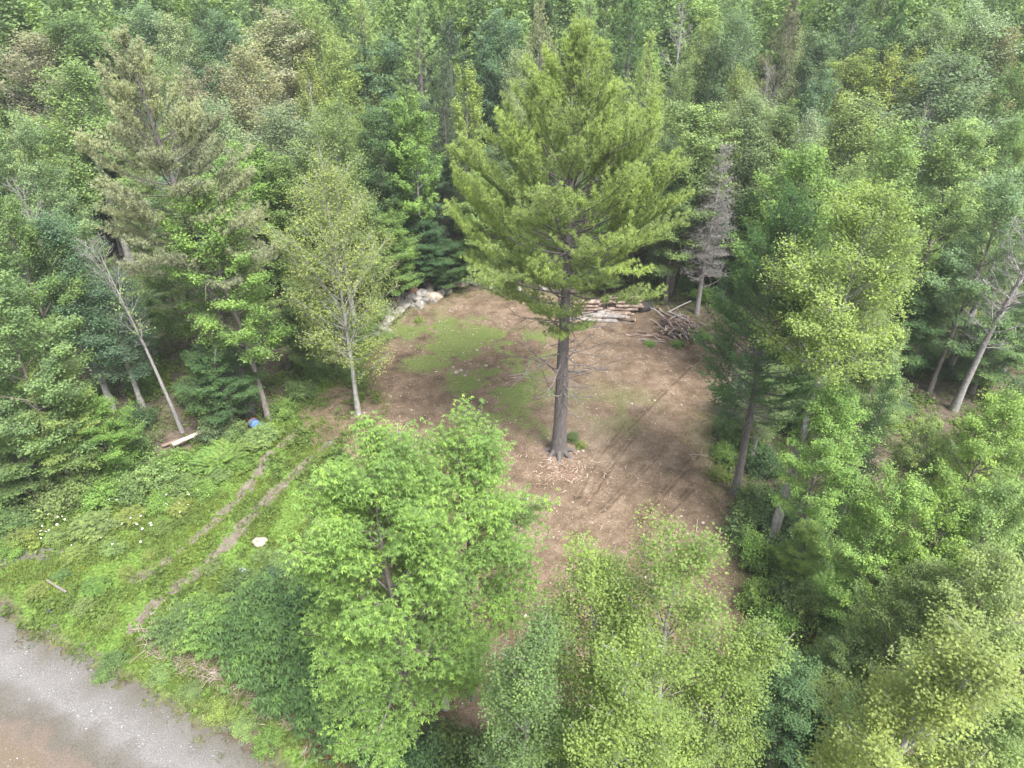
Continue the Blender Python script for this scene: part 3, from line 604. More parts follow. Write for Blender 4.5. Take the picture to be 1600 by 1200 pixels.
# ---------------------------------------------------------------- crowns one can tell apart in the photo
CR = [  # u, v of the crown top, crown width in px, height, kind, tint
 (-30, 425, 190, 12, 'maple', 'mid'), (55, 565, 130, 7.5, 'maple', 'light'), (-10, 640, 170, 7.5, 'maple', 'mid'), (60, 330, 160, 12, 'aspen', 'blue'), (150, 425, 130, 8.6, 'aspen', 'blue'),
 (30, 270, 120, 13, 'snag', 'dead'), (10, 175, 120, 15, 'maple', 'grey'), (-20, 300, 130, 13.5, 'maple', 'mid'),
 (30, 50, 130, 17, 'aspen', 'tan'), (115, 10, 140, 18, 'maple', 'mid'), (105, 90, 150, 16, 'aspen', 'light'), (215, 0, 110, 18, 'aspen', 'grey'), (265, 15, 90, 17.5, 'maple', 'pale'),
 (335, 15, 110, 17.5, 'maple', 'blue'), (430, 15, 160, 18.5, 'maple', 'tan'), (385, 68, 120, 16.5, 'aspen', 'tan'), (300, 108, 110, 15, 'maple', 'brown'), (345, 150, 90, 14.5, 'aspen', 'pale'), (250, 75, 90, 16, 'aspen', 'light'),
 (472, 88, 66, 16.5, 'spiky', 'yellow'), (435, 165, 150, 14.5, 'aspen', 'grey'), (505, 150, 120, 15.5, 'aspen', 'light'), (380, 215, 130, 13, 'maple', 'bright'), (450, 235, 120, 12.5, 'maple', 'mid'), (540, 170, 70, 13, 'aspen', 'light'),
 (500, 8, 110, 19, 'aspen', 'light'), (525, 60, 90, 17, 'maple', 'olive'), (590, 52, 140, 18, 'maple', 'blue'), (590, 165, 110, 13.5, 'maple', 'dark'), (550, 285, 90, 10, 'maple', 'mid'), (610, 330, 90, 10, 'maple', 'bright'),
 (650, 5, 150, 20.5, 'pine', 'pineg'), (700, 30, 130, 19, 'pine', 'pinek'), (560, 0, 130, 20.5, 'pine', 'pineg'), (760, 52, 92, 17, 'maple', 'blue'), (720, 105, 70, 15.5, 'spiky', 'yellow'), (690, 95, 80, 15, 'spruce', 'pinek'),
 (780, 8, 100, 19, 'maple', 'blue'), (850, 0, 110, 20.5, 'pine', 'pinet'), (925, 0, 120, 20, 'pine', 'pineg'), (815, 75, 70, 15.5, 'aspen', 'pale'), (990, 5, 150, 20.5, 'pine', 'pined'), (1020, 60, 110, 18, 'pine', 'pineg'),
 (1075, 2, 80, 17.5, 'snag', 'dead'), (1100, 22, 70, 17.5, 'maple', 'light'), (1165, 18, 90, 18, 'aspen', 'grey'), (1232, 5, 110, 19, 'pine', 'brown'), (1340, -10, 170, 21, 'pine', 'pinek'), (1295, 38, 80, 17, 'maple', 'blue'),
 (1235, 48, 60, 16.5, 'aspen', 'pale'), (1130, 45, 60, 16.5, 'maple', 'grey'), (1002, 82, 60, 15.5, 'spiky', 'bright'), (1062, 92, 66, 15, 'aspen', 'light'), (1115, 100, 60, 14, 'spruce', 'dark'), (1160, 100, 80, 15, 'aspen', 'yellow'), (1200, 92, 60, 15, 'snag', 'dead'),
 (1345, 72, 120, 16, 'maple', 'olive'), (1412, 74, 110, 16, 'maple', 'yellow'), (1290, 100, 70, 15.5, 'maple', 'blue'), (1480, 12, 120, 19, 'aspen', 'grey'), (1560, 5, 120, 19.5, 'aspen', 'pale'), (1440, 35, 100, 18, 'maple', 'grey'),
 (1510, 48, 90, 17.5, 'maple', 'light'), (1570, 35, 90, 18, 'maple', 'tan'), (1500, 80, 190, 16.5, 'aspen', 'grey'), (1600, 90, 100, 16.5, 'maple', 'mid'), (1400, 10, 110, 19.5, 'pine', 'pined'),
 (1090, 146, 150, 14.5, 'maple', 'light'), (1180, 140, 120, 14.5, 'aspen', 'grey'), (1230, 150, 100, 14, 'maple', 'mid'), (1340, 145, 140, 15, 'aspen', 'light'), (1270, 170, 80, 14.5, 'aspen', 'pale'),
 (1415, 192, 120, 14.5, 'maple', 'light'), (1525, 176, 150, 15, 'maple', 'light'), (1585, 265, 120, 13.5, 'maple', 'grey'), (1250, 208, 150, 15, 'maple', 'bright'), (1330, 250, 80, 13, 'aspen', 'light'), (1460, 150, 60, 15.5, 'snag', 'dead'),
 (1070, 240, 120, 12.5, 'maple', 'mid'), (1185, 300, 90, 8.5, 'maple', 'dark'), (1400, 345, 90, 11.5, 'aspen', 'pale'), (1430, 440, 120, 7, 'maple', 'dark'), (1575, 480, 130, 5.8, 'maple', 'mid'), (1500, 380, 90, 8.5, 'maple', 'dark'),
 (1575, 600, 150, 9.5, 'maple', 'bright'), (1455, 640, 90, 7.5, 'maple', 'light'), (1395, 575, 76, 9, 'spruce', 'dark'), (1325, 590, 130, 9.5, 'maple', 'bright'), (1420, 740, 150, 9, 'maple', 'bright'), (1500, 765, 150, 9, 'maple', 'bright'),
 (1590, 735, 150, 10, 'maple', 'light'), (1560, 850, 200, 10.5, 'maple', 'light'), (1450, 880, 150, 8.5, 'maple', 'light'), (1270, 810, 70, 4.2, 'maple', 'bright'), (1590, 1090, 200, 9, 'maple', 'light'),
 (1260, 1040, 170, 6.5, 'maple', 'dark'), (1340, 1110, 170, 6, 'maple', 'dark'), (1340, 1000, 120, 5, 'maple', 'mid'), (1395, 500, 90, 9, 'maple', 'light'),
 (250, 300, 110, 11.5, 'maple', 'mid'), (330, 540, 120, 6.5, 'maple', 'dark'), (135, 610, 110, 6.0, 'maple', 'bright'), (475, 440, 110, 8.5, 'maple', 'mid'), (660, 340, 100, 9.5, 'maple', 'dark'),
 (700, 380, 90, 8, 'maple', 'dark'), (605, 250, 80, 9.5, 'aspen', 'olive'), (480, 505, 60, 6, 'maple', 'light'),
]
for c in CR:
    crown(*c)
# ---------------------------------------------------------------- the rest of the wood
def free(x, y, m):
    if m > 0:
        if sdist([x], [y], CLEAR)[0] > -.9 or sdist([x], [y], VERGE)[0] > -.2 or sdist([x], [y], ROAD)[0] > -.5: return False
    return all((x - a) ** 2 + (y - b) ** 2 > m * m for a, b, c in OCC)
KEEP = [(1465, 1620, 370, 645, 33.5), (150, 300, 365, 680, 31.8), (425, 625, 250, 655, 33.3), (1080, 1165, 228, 492, 46), (1195, 1290, 515, 850, 23.2), (1140, 1180, 640, 775, 26), (585, 745, 435, 525, 50), (630, 690, 200, 440, 51),
        (870, 1090, 440, 545, 49), (330, 430, 560, 670, 33), (1380, 1420, 575, 660, 28), (90, 320, 60, 350, 34), (250, 330, 670, 710, 31)]
def blocks(x, y, Hh, Rr):
    u, v, f = proj(x, y, Hh); w = Rr * FPX / f; vb = proj(x, y, 0)[1]
    return any(y < k[4] and u + w > k[0] and u - w < k[1] and v < k[3] and vb > k[2] for k in KEEP)
cand = []
yy = 14.0
while yy < 175:
    half = yy * .78 + 7
    for _ in range(int(half * 2 * .8 / 1.0)): cand.append((rg.uniform(-half, half), yy + rg.uniform(0, 1)))
    yy += 1.0
cand.sort(key=lambda p: math.hypot(*p))
FARP = []; nind = 0
for (x, y) in cand:
    D = math.hypot(x, y); m = 3.0 if y < 48 else (3.1 if y < 80 else (4.0 if y < 110 else 5.2))
    u, v, f = proj(x, y, 12)
    if y < 30 and abs(x) < 14: continue
    if u < -140 or u > 1740: continue
    if not free(x, y, m): continue
    OCC.append((x, y, 1))
    if len(TREES) >= 268:
        FARP.append((x, y)); continue
    if y < 50: Hh = rg.uniform(3.5, 6.5); Rr = rg.uniform(1.4, 2.2)
    elif y < 80: Hh = rg.uniform(8, 11.5); Rr = rg.uniform(2.7, 3.7)
    else: Hh = rg.uniform(11.5, 16.5); Rr = rg.uniform(3.6, 4.9)
    if blocks(x, y, Hh, Rr):
        Hh *= .5; Rr *= .6
        if blocks(x, y, Hh, Rr): continue
    kind = rg.choices(['maple', 'aspen', 'spruce', 'pine', 'spiky'], [7, 3, .5, .9 if y > 60 else 0, .3])[0]
    if kind == 'pine': Hh *= 1.15
    if kind == 'spruce': Rr *= .6
    tint = {'pine': rg.choice(['pineg', 'pined', 'pinek']), 'spruce': rg.choice(['dark', 'pinek', 'blue'])}.get(kind) or rg.choice(['mid', 'mid', 'dark', 'blue', 'light', 'olive', 'grey', 'bright'] if y < 80 else ['mid', 'blue', 'light', 'grey', 'pale', 'olive', 'tan', 'light'])
    plant(kind, x, y, Hh, Rr, tint)
# far wood: one mass
rn = np.random.default_rng(77); FV, FA = [], []; TG = Geo()
LOD = []
for kk in ('maple', 'maple', 'aspen', 'pine'):
    for (h0, r0_, tm, wm) in PROTO[kk]:
        nv = len(wm.vertices); co = np.empty(nv * 3, np.float32); wm.vertices.foreach_get('co', co); kv = 3 if kk == 'pine' else 4; co = co.reshape(-1, kv, 3)
        va = np.empty(len(co), np.float32); wm.attributes['v'].data.foreach_get('value', va)
        q = rn.permutation(len(co))[:4200]; c_ = co[q]; m_ = c_.mean(1, keepdims=True); c_ = m_ + (c_ - m_) * (3.2 if kk == 'pine' else 2.5)
        LOD.append((h0, r0_, c_, va[q], kv))
for (x, y) in FARP:
    i_ = rn.integers(0, len(LOD)); h0, r0_, c_, va, kv = LOD[i_]; Hh = rn.uniform(11.5, 19.5) * (1.12 if kv == 3 else 1); Rr = rn.uniform(3.3, 4.9); z = float(H0(x, y)); a = rn.uniform(0, 6.28); sx = Rr / r0_; ca, sa = cos(a) * sx, sin(a) * sx
    n_ = len(c_) if y < 110 else len(c_) // 2; c = c_[:n_] if n_ == len(c_) else c_[:n_] * 1.0; 
    P = np.stack([x + c[..., 0] * ca - c[..., 1] * sa, y + c[..., 0] * sa + c[..., 1] * ca, z + c[..., 2] * Hh / h0], -1)
    FV.append((kv, P.reshape(-1, 3))); FA.append((kv, va[:n_] + rn.normal(0, .28) - (.25 if kv == 3 else 0))); TG.tube([(x, y, z - .2), (x, y, z + Hh * .8)], [.18, .05], 4, cap=False)
if FARP:
    g = Geo()
    for kv in (3, 4):
        V_ = [p for k_, p in FV if k_ == kv]
        if V_: V_ = np.vstack(V_); g.add(V_, np.arange(len(V_)).reshape(-1, kv), np.concatenate([a for k_, a in FA if k_ == kv]), 0)
    for V_, F_ in zip(TG.V, TG.F): g.add(V_, F_ - F_.min(), None, 1)
    o = link('far_woodland', g.mesh('far_woodland', [M_leaf, M_bark]), None, TI['mid']); o['kind'] = 'stuff'
    o['label'] = 'hazy mass of treetops of the distant forest along the top of the photo'; o['category'] = 'woodland'

# ---------------------------------------------------------------- shrubs
SH = []
SHP = []
for s in range(4): SHP.append(('shrub', bushgeo(800 + s, 1.0, 1.3, n=46, leaf=.10, npt=16, sig=.12).mesh('shrub', [M_bark, M_leaf])))
SHT = [bushgeo(820 + s, 1.0, 1.6, n=50, leaf=.16, asp=.32, npt=4, sig=.13, rosette=True).mesh('shrub', [M_bark, M_leaf]) for s in range(2)]
def shrub(u, v, r, h, tint, ros=False, name='shrub', xy=None, rnd=True):
    x, y = xy if xy else G(u, v)[:2]; me = rg.choice(SHT) if ros else rg.choice(SHP)[1]
    gg = rg.uniform(.85, 1.12); o = link(name, me, None, [c * gg * rg.uniform(.96, 1.04) for c in TI[tint]]); o.location = (x, y, float(H0(x, y)) - .03); o.rotation_euler = (0, 0, rg.uniform(0, 6.28)); k = 1.3 if not ros else 1.6
    o.scale = (r, r * rg.uniform(.85, 1.15), h / k); SH.append([o, tint, *proj(x, y, h), xy is None]); return o
for a in [  # u, v at the ground, radius, height
 (290, 1000, .9, 1.5, 'mid', True), (345, 1010, 1.0, 1.8, 'bright', True), (330, 970, .9, 1.3, 'bright', True), (400, 1035, 1.2, 2.4, 'hedge', True), (455, 1075, 1.3, 2.8, 'hedge', True), (500, 1110, 1.2, 2.6, 'hedge', True), (430, 985, 1.3, 2.4, 'hedge', True), (385, 975, 1.0, 1.2, 'mid', True), (480, 1010, 1.3, 2.9, 'hedge', True), (550, 1150, 1.2, 2.4, 'hedge', True), (540, 1060, 1.3, 2.8, 'hedge', True), (600, 1190, 1.2, 2.2, 'dark', False), (480, 930, 1.1, 1.6, 'light', False), (520, 860, 1.1, 1.5, 'light', False), (545, 790, 1.0, 1.3, 'light', False), (440, 890, .7, .8, 'light', False),
 (660, 1230, 1.2, 2.3, 'dark', False), (730, 1200, 1.2, 2.0, 'mid', False), (790, 1230, 1.2, 2.6, 'mid', False), (880, 1180, 1.1, 2.4, 'mid', False), (960, 1200, 1.1, 2.6, 'dark', False),
 (180, 1040, .5, .5, 'mid', False), (165, 1060, .35, .4, 'mid', False), (90, 800, 1.1, 1.3, 'light', False), (160, 785, 1.1, 1.2, 'bright', False), (215, 775, 1.0, 1.1, 'mid', False), (285, 770, .9, .9, 'light', False), (30, 830, 1.0, 1.0, 'mid', False), (250, 795, .8, .7, 'bright', False), (60, 760, 1.3, 2.3, 'bright', False), (130, 770, 1.1, 1.6, 'light', False), (20, 800, 1.1, 1.6, 'mid', False), (190, 745, 1.0, 1.5, 'bright', False), (240, 760, 1.1, 1.5, 'light', False), (270, 740, 1.0, 1.3, 'bright', False), (215, 720, .9, 1.7, 'mid', False), (340, 690, .8, 1.4, 'grey', False), (370, 690, .7, 1.3, 'mid', False), (410, 690, .8, .9, 'light', True), (440, 650, .8, 1.0, 'bright', False), (470, 620, .8, 1.1, 'mid', False), (500, 590, .8, 1.0, 'bright', False), (560, 540, .9, 1.1, 'light', False), (540, 580, .7, .6, 'light', False), (585, 500, .9, 1.2, 'light', False), (605, 530, .6, .5, 'light', False), (655, 505, .4, .45, 'yellow', False), (355, 650, .8, 1.8, 'mid', False), (300, 630, .9, 1.7, 'mid', False), (225, 670, .8, 1.5, 'dark', False),
 (620, 455, 1.3, 2.6, 'dark', False), (670, 440, 1.3, 2.6, 'dark', False), (590, 470, 1.3, 2.4, 'mid', False), (720, 430, 1.2, 2.2, 'dark', False), (780, 430, 1.4, 2.4, 'mid', False), (840, 425, 1.4, 2.4, 'mid', False), (900, 430, 1.3, 2.0, 'mid', False), (960, 430, 1.4, 2.2, 'mid', False), (1030, 440, 1.4, 2.4, 'mid', False), (1070, 455, 1.1, 1.2, 'bright', False), (1100, 470, 1.1, 1.2, 'bright', False),
 (1015, 540, .35, .35, 'bright', False), (1095, 530, .7, .6, 'bright', False), (1060, 540, .5, .4, 'bright', False), (895, 690, .35, .7, 'mid', False), (908, 699, .3, .4, 'yellow', False), (563, 610, .5, 1.6, 'bright', False),
 (1130, 680, .7, 1.1, 'mid', False), (1128, 715, .7, .8, 'bright', False), (1150, 700, .8, 1.3, 'mid', False), (1120, 745, .5, .6, 'yellow', False), (1175, 790, .8, 1.3, 'mid', False), (1160, 830, .7, 1.1, 'mid', False), (1170, 880, .9, 1.5, 'bright', False), (1200, 900, 1.0, 1.6, 'bright', False), (1180, 950, .9, 1.3, 'bright', False), (1230, 940, 1.0, 1.4, 'mid', False), (1210, 1000, 1.0, 1.4, 'bright', False), (1180, 1020, .8, 1.0, 'light', False), (1250, 880, .9, 1.2, 'dark', False), (1300, 980, 1.0, 1.2, 'mid', False), (1330, 900, .9, 1.6, 'bright', False), (1350, 860, 1.0, 1.6, 'mid', False), (1140, 1100, 1.0, 1.6, 'light', False), (1250, 1090, 1.1, 1.9, 'mid', False), (1200, 1160, 1.2, 2.0, 'mid', False), (1190, 740, .9, 1.6, 'dark', False), (1220, 800, .9, 1.4, 'dark', False), (1280, 820, 1.1, 1.7, 'mid', False), (1135, 620, .6, .7, 'mid', False),
]: shrub(*a)
for (u, v, h) in [(40, 850, .7), (90, 845, .5), (150, 830, .8), (205, 815, .6), (120, 870, .45), (250, 830, .5), (180, 860, .5), (320, 770, .6), (345, 745, .5), (100, 905, .4), (150, 925, .55), (200, 900, .4), (60, 930, .4), (130, 955, .45), (235, 870, .35), (375, 730, .5), (300, 960, .6), (410, 870, .4), (330, 890, .45), (280, 800, .6), (15, 870, .6), (170, 975, .35), (255, 1060, .45), (300, 1085, .4), (345, 1115, .5), (385, 1140, .45), (420, 1165, .5)]:
    shrub(u, v, h * 1.05, h, rg.choice(['light', 'bright', 'olive', 'mid', 'yellow']), rg.random() < .3)
# undergrowth shrubs inside the wood edge
n = 0; OC2 = []
while n < 90:
    u, v = rg.uniform(-20, 1620), rg.uniform(440, 1150); x, y = G(u, v)[:2]
    if y < 14: continue
    a = -sdist([x], [y], CLEAR)[0]; b = -sdist([x], [y], VERGE)[0]; c = -sdist([x], [y], ROAD)[0]
    if min(a, b, c) < .5 or (abs(x) < 4 and y < 16): continue
    if any((x - q[0]) ** 2 + (y - q[1]) ** 2 < 1.7 for q in OC2): continue
    if blocks(x, y, 1.2, .8): continue
    OC2.append((x, y)); n += 1
    shrub(0, 0, rg.uniform(.7, 1.2), rg.uniform(.8, 2.0), rg.choice(['mid', 'mid', 'dark', 'bright', 'blue', 'light']), False, 'shrub', (x, y))
# ferns
def ferngeo(seed):
    r = np.random.default_rng(seed); g = Geo()
    for i in range(11):
        az = i * GA; c = curve(r, (0, 0, .02), (cos(az) * .55, sin(az) * .55, .8), r.uniform(.7, .95), 10, -1.1, .03); g.tube(c, np.linspace(.006, .002, 10), 3, cap=False)
        t = np.gradient(c, axis=0); t = unit(t); P, A, Nn, L = [], [], [], []
        for j in range(1, 10):
            for s in (-1, 1):
                for h in (0, .5):
                    p = c[j] * (1 - h) + c[j - 1] * h; sd = np.array([-t[j][1], t[j][0], 0]) * s; l = .20 * math.sin(pi * (j + 1.2 - h) / 12); a = unit(sd + t[j] * .35)
                    P.append(p + a * l * .5); A.append(a); Nn.append(unit(np.cross(t[j], sd) * s + r.normal(size=3) * .1)); L.append(l)
        V, F = leafquads(np.array(P), np.array(Nn), np.array(L), .045, r, np.array(A)); g.add(V, F, r.normal(.55, .08, len(F)), 1)
    return g.mesh('fern', [M_bark, M_leaf])
FM = [ferngeo(1), ferngeo(2)]
FERN = []
for (u, v) in [(1262, 930), (1275, 912), (1290, 925), (1300, 905), (1250, 915), (1285, 945), (1310, 960), (1330, 965), (1320, 940), (1295, 890), (1340, 985), (1305, 990), (325, 722), (345, 716), (360, 706), (335, 732), (372, 708), (355, 727), (310, 730), (384, 700), (350, 690), (1055, 1000)][:21]:
    x, y = G(u, v)[:2]; o = link('fern', rg.choice(FM), None, [c * rg.uniform(.9, 1.15) for c in TI['bright']]); o.location = (x, y, float(H0(x, y))); o.rotation_euler = (0, 0, rg.uniform(0, 6)); s = rg.uniform(1.1, 1.5); o.scale = (s, s, s)
    tag(o, 'arching green fern in the patch right of the clearing under the maples' if u > 1000 else 'arching green fern in the patch below the fallen plank', 'fern', 'ferns right of the clearing' if u > 1000 else 'ferns below the plank')
# ---------------------------------------------------------------- ground cover, grass, flowers, chips
rs = np.random.default_rng(5)
def scat(x0, x1, y0, y1, dens, maskf):
    n = int((x1 - x0) * (y1 - y0) * dens); x = rs.uniform(x0, x1, n); y = rs.uniform(y0, y1, n); k = rs.random(n) < maskf(x, y); x, y = x[k], y[k]
    u, v, f = proj(x, y, 0); k = (u > -60) & (u < 1660) & (v < 1260) & (v > 300); return x[k], y[k]
def stuff(name, me, col, label, cat):
    o = link(name, me, None, col); o['kind'] = 'stuff'; o['label'] = label; o['category'] = cat; return o
def vergemask(x, y):
    rd = sdist(x, y, ROAD); vg = sdist(x, y, VERGE); n = fbm(x / 1.2, y / 1.2, 14, 4); n2 = fbm(x / .9, y / .9, 6, 4)
    rut = (dline(x, y, RUT1) < .3) | (dline(x, y, RUT2) < .32) | (dline(x, y, SP) < .3)
    d = np.clip((vg + .6) * 1.5, 0, 1) * np.where(rd > -.9, np.clip((n2 - .40) * 3.2 - rd * .5, 0, .5), 1) * np.clip((n - .33) * 5, .06, 1) * np.where(rut, .38, 1)
    return d
# grass blades
x1, y1 = scat(-26, 4, 11, 44, 150, vergemask)
def mossm(x, y): return np.clip((sdist(x, y, MOSS) + (fbm(x / 1.7, y / 1.7, 77, 4) - .5) * 5) * .35, 0, 1) * np.clip((fbm(x / 1.3, y / 1.3, 12, 5) - .40) * 5, .03, 1)
x2, y2 = scat(-12, 6, 26, 48, 150, mossm)
x3, y3 = scat(-14, 14, 12, 50, 34, lambda x, y: np.clip(1 - np.abs(sdist(x, y, CLEAR)) / 2.4, 0, 1) + (sdist(x, y, CLEAR) > 0) * (.03 + .5 * cgreen(x, y)) * np.clip((fbm(x / .8, y / .8, 13, 4) - .42) * 5, 0, 1))
gx = np.concatenate([x1, x2, x3]); gy = np.concatenate([y1, y2, y3]); hh = np.concatenate([rs.uniform(.08, .26, len(x1)), rs.uniform(.03, .09, len(x2)), rs.uniform(.06, .2, len(x3))])
m = len(gx); k = 3
gx = np.repeat(gx, k) + rs.normal(0, .04, m * k); gy = np.repeat(gy, k) + rs.normal(0, .04, m * k); hh = np.repeat(hh, k) * rs.uniform(.6, 1.2, m * k)
B = np.stack([gx, gy, H0(gx, gy)], 1); th = rs.uniform(0, pi, m * k); W_ = np.stack([np.cos(th), np.sin(th), th * 0], 1) * (.012 + .05 * hh[:, None]); tip = rs.normal(0, .45, (m * k, 3)) * hh[:, None]; tip[:, 2] = hh
V = np.stack([B - W_, B + W_, B + tip], 1).reshape(-1, 3)
g = Geo(); g.add(V, np.arange(len(V)).reshape(-1, 3), np.clip(.1 + .95 * fbm(gx / 1.6, gy / 1.6, 91, 4) + rs.normal(0, .12, m * k), 0, 1.2))
stuff('grass', g.mesh('grass', [M_ground_leaf]), (.108, .15, .045), 'rough green grass on the road verge, the track and the clearing', 'grass')
# broad low plants
def gcm(x, y):
    cl, rd, vg = zone(x, y); n = fbm(x / 1.3, y / 1.3, 64, 4)
    out = (cl < -.2) & (rd < -.4)
    return np.where(vg > 0, vergemask(x, y) * np.clip((n - .38) * 4, .05, 1), np.where(out, np.clip((n - .40) * 4, .06, .8), 0)) * np.where(y > 45, .4, 1)
x, y = scat(-34, 34, 11, 62, 62, gcm); k = 4; m = len(x)
hp = np.repeat(rs.gamma(2.2, .085, m) * (.6 + .9 * fbm(x / 1.5, y / 1.5, 71, 3)), k) * rs.uniform(.5, 1.1, m * k); X = np.repeat(x, k) + rs.normal(0, .08, m * k); Yy = np.repeat(y, k) + rs.normal(0, .08, m * k)
P = np.stack([X, Yy, H0(X, Yy) + hp + .02], 1); Nn = unit(rs.normal(size=P.shape) * .45 + np.array([0, 0, 1]))
Ls = rs.uniform(.07, .16, m * k) * (.75 + .6 * (fbm(X / 2, Yy / 2, 83, 2) > .55)); V, F = leafquads(P, Nn, Ls, Ls * .75, rs); g = Geo(); g.add(V, F, np.clip(.1 + .8 * fbm(X / 1.8, Yy / 1.8, 92, 3) + rs.normal(0, .12, m * k), 0, 1.2))
stuff('low_plants', g.mesh('low_plants', [M_ground_leaf]), (.10, .155, .04), 'leafy low weeds and seedlings covering the verge and the forest floor', 'ground cover')
# daisies
DZ = GP([(30, 850), (110, 800), (170, 775), (290, 775), (320, 800), (230, 850), (140, 860)])
x, y = scat(-26, -8, 18, 32, 9, lambda x, y: np.clip(sdist(x, y, DZ) + .5, 0, 1) * np.clip((fbm(x / .9, y / .9, 45, 3) - .42) * 5, 0, 1))
P = np.stack([x, y, H0(x, y) + rs.uniform(.3, .5, len(x))], 1); g = Geo(); Nn = unit(rs.normal(size=P.shape) * .3 + np.array([0, 0, 1.])); r_ = rs.uniform(.03, .055, len(P))
th = np.arange(8) / 8 * 2 * pi; A_ = unit(np.cross(Nn, [1, 0, .01])); B_ = np.cross(Nn, A_)
V = P[:, None] + (r_[:, None, None]) * (np.cos(th)[None, :, None] * A_[:, None] + np.sin(th)[None, :, None] * B_[:, None]); g.add(V.reshape(-1, 3), np.arange(len(P) * 8).reshape(-1, 8), None, 0)
V = P[:, None] + Nn[:, None] * .006 + (r_[:, None, None] * .3) * (np.cos(th)[None, :, None] * A_[:, None] + np.sin(th)[None, :, None] * B_[:, None]); g.add(V.reshape(-1, 3), np.arange(len(P) * 8).reshape(-1, 8), None, 1)
for p in P: g.tube([p - [0, 0, .4], p], [.004, .003], 3, m=2, cap=False)
Mw = noisemat('petals', [(.3, (.7, .7, .68)), (.7, (.85, .85, .83))], 5, bump=0); My = noisemat('flower_eye', [(.3, (.6, .4, .03)), (.7, (.7, .5, .05))], 5, bump=0)
stuff('daisies', g.mesh('daisies', [Mw, My, M_ground_leaf]), (.08, .14, .03), 'white daisies flowering in the weeds at the left edge of the verge', 'flowers')
# pebbles and chips
def rocks(P, r, rng, sq=.6):
    t = (1 + 5 ** .5) / 2; v = unit(np.array([(-1, t, 0), (1, t, 0), (-1, -t, 0), (1, -t, 0), (0, -1, t), (0, 1, t), (0, -1, -t), (0, 1, -t), (t, 0, -1), (t, 0, 1), (-t, 0, -1), (-t, 0, 1)], float))
    f = np.array([(0, 11, 5), (0, 5, 1), (0, 1, 7), (0, 7, 10), (0, 10, 11), (1, 5, 9), (5, 11, 4), (11, 10, 2), (10, 7, 6), (7, 1, 8), (3, 9, 4), (3, 4, 2), (3, 2, 6), (3, 6, 8), (3, 8, 9), (4, 9, 5), (2, 4, 11), (6, 2, 10), (8, 6, 7), (9, 8, 1)])
    n = len(P); s = r[:, None, None] * rng.uniform(.7, 1.2, (n, 12, 1)) * rng.uniform(.6, 1.2, (n, 1, 3)); s[:, :, 2] *= sq
    V = P[:, None] + v[None] * s; F = (f[None] + np.arange(n)[:, None, None] * 12).reshape(-1, 3); return V.reshape(-1, 3), F
x, y = scat(-12, 16, 11, 48, 5.0, lambda x, y: np.clip(sdist(x, y, CLEAR), 0, 1) * np.clip((fbm(x / 1.5, y / 1.5, 33, 3) - .3) * 3, .1, 1))
r_ = rs.gamma(2.0, .010, len(x)) + .008; V, F = rocks(np.stack([x, y, H0(x, y) + .02 + tyre(x, y)], 1), r_, rs); g = Geo(); g.add(V, F)
Mp = noisemat('pebbles', [(.3, (.14, .115, .09)), (.5, (.26, .225, .19)), (.7, (.50, .46, .41))], .9, bump=0)
stuff('pebbles', g.mesh('pebbles', [Mp]), (1, 1, 1), 'scattered small pale stones on the bare earth of the clearing', 'pebbles')
x, y = scat(-26, 2, 8, 24, 55, lambda x, y: np.clip(sdist(x, y, ROAD) * .6 + .4, 0, 1) * np.exp(-((dline(x, y, ROADE) - 2.4) / 1.6) ** 2))
V, F = rocks(np.stack([x, y, H0(x, y) + .045], 1), rs.gamma(2.0, .006, len(x)) + .007, rs); g = Geo(); g.add(V, F)
Mg = noisemat('gravel_stones', [(.3, (.12, .12, .125)), (.5, (.2, .2, .21)), (.7, (.34, .34, .35))], 1.1, bump=0)
stuff('gravel_stones', g.mesh('gravel_stones', [Mg]), (1, 1, 1), 'loose grey gravel along the edge of the road', 'gravel')
def sticks(name, pts, ln, rad, mat, label, cat, up=.05, lift=.03, kink=.12):
    g = Geo()
    for (x, y) in pts:
        L = rs.uniform(*ln); a = rs.uniform(0, 2 * pi); d = np.array([cos(a), sin(a), rs.normal(0, up)]); p = np.array([x, y, float(H0(x, y)) + lift + abs(rs.normal(0, up))])
        r = rs.uniform(*rad); c = p + d * np.linspace(0, L, 4)[:, None] + rs.normal(0, L * kink * .3, (4, 3)) * [1, 1, .3]; c[:, 2] = np.maximum(c[:, 2], float(H0(x, y)) + .02); g.tube(c, [r, r * .9, r * .7, r * .4], 4)
    return stuff(name, g.mesh(name, [mat], True), (1, 1, 1), label, cat)
M_chip = noisemat('wood_chips', [(.3, (.16, .09, .065)), (.5, (.30, .21, .16)), (.7, (.5, .42, .34))], 2.5, bump=0)
M_twig = noisemat('dead_twigs', [(.3, (.10, .07, .055)), (.5, (.22, .17, .14)), (.72, (.42, .36, .31))], 1.5, bump=0)
c0 = G(885, 735)[:2]; pts = [(c0[0] + rs.normal(0, .95), c0[1] + rs.normal(0, .8)) for _ in range(480)]
sticks('wood_chips', pts, (.06, .38), (.008, .03), M_chip, 'reddish bark chips and broken wood strewn round the foot of the big pine', 'wood chips')
HB = GP([(225, 985), (280, 1030), (340, 1058), (400, 1098), (470, 1130), (560, 1190), (640, 1250)])
pts = []
for _ in range(700):
    i = rs.integers(0, len(HB) - 1); t = rs.random(); pts.append((HB[i][0] * (1 - t) + HB[i + 1][0] * t + rs.normal(0, .3), HB[i][1] * (1 - t) + HB[i + 1][1] * t + rs.normal(0, .3)))
sticks('brush_litter', pts, (.25, 1.0), (.006, .016), M_twig, 'strip of dead brown brushwood between the verge and the dark hedge shrubs', 'brushwood', .1, .04)
EB = GP([(1100, 520), (1135, 570), (1150, 610), (1128, 660), (1118, 720)]); pts = []
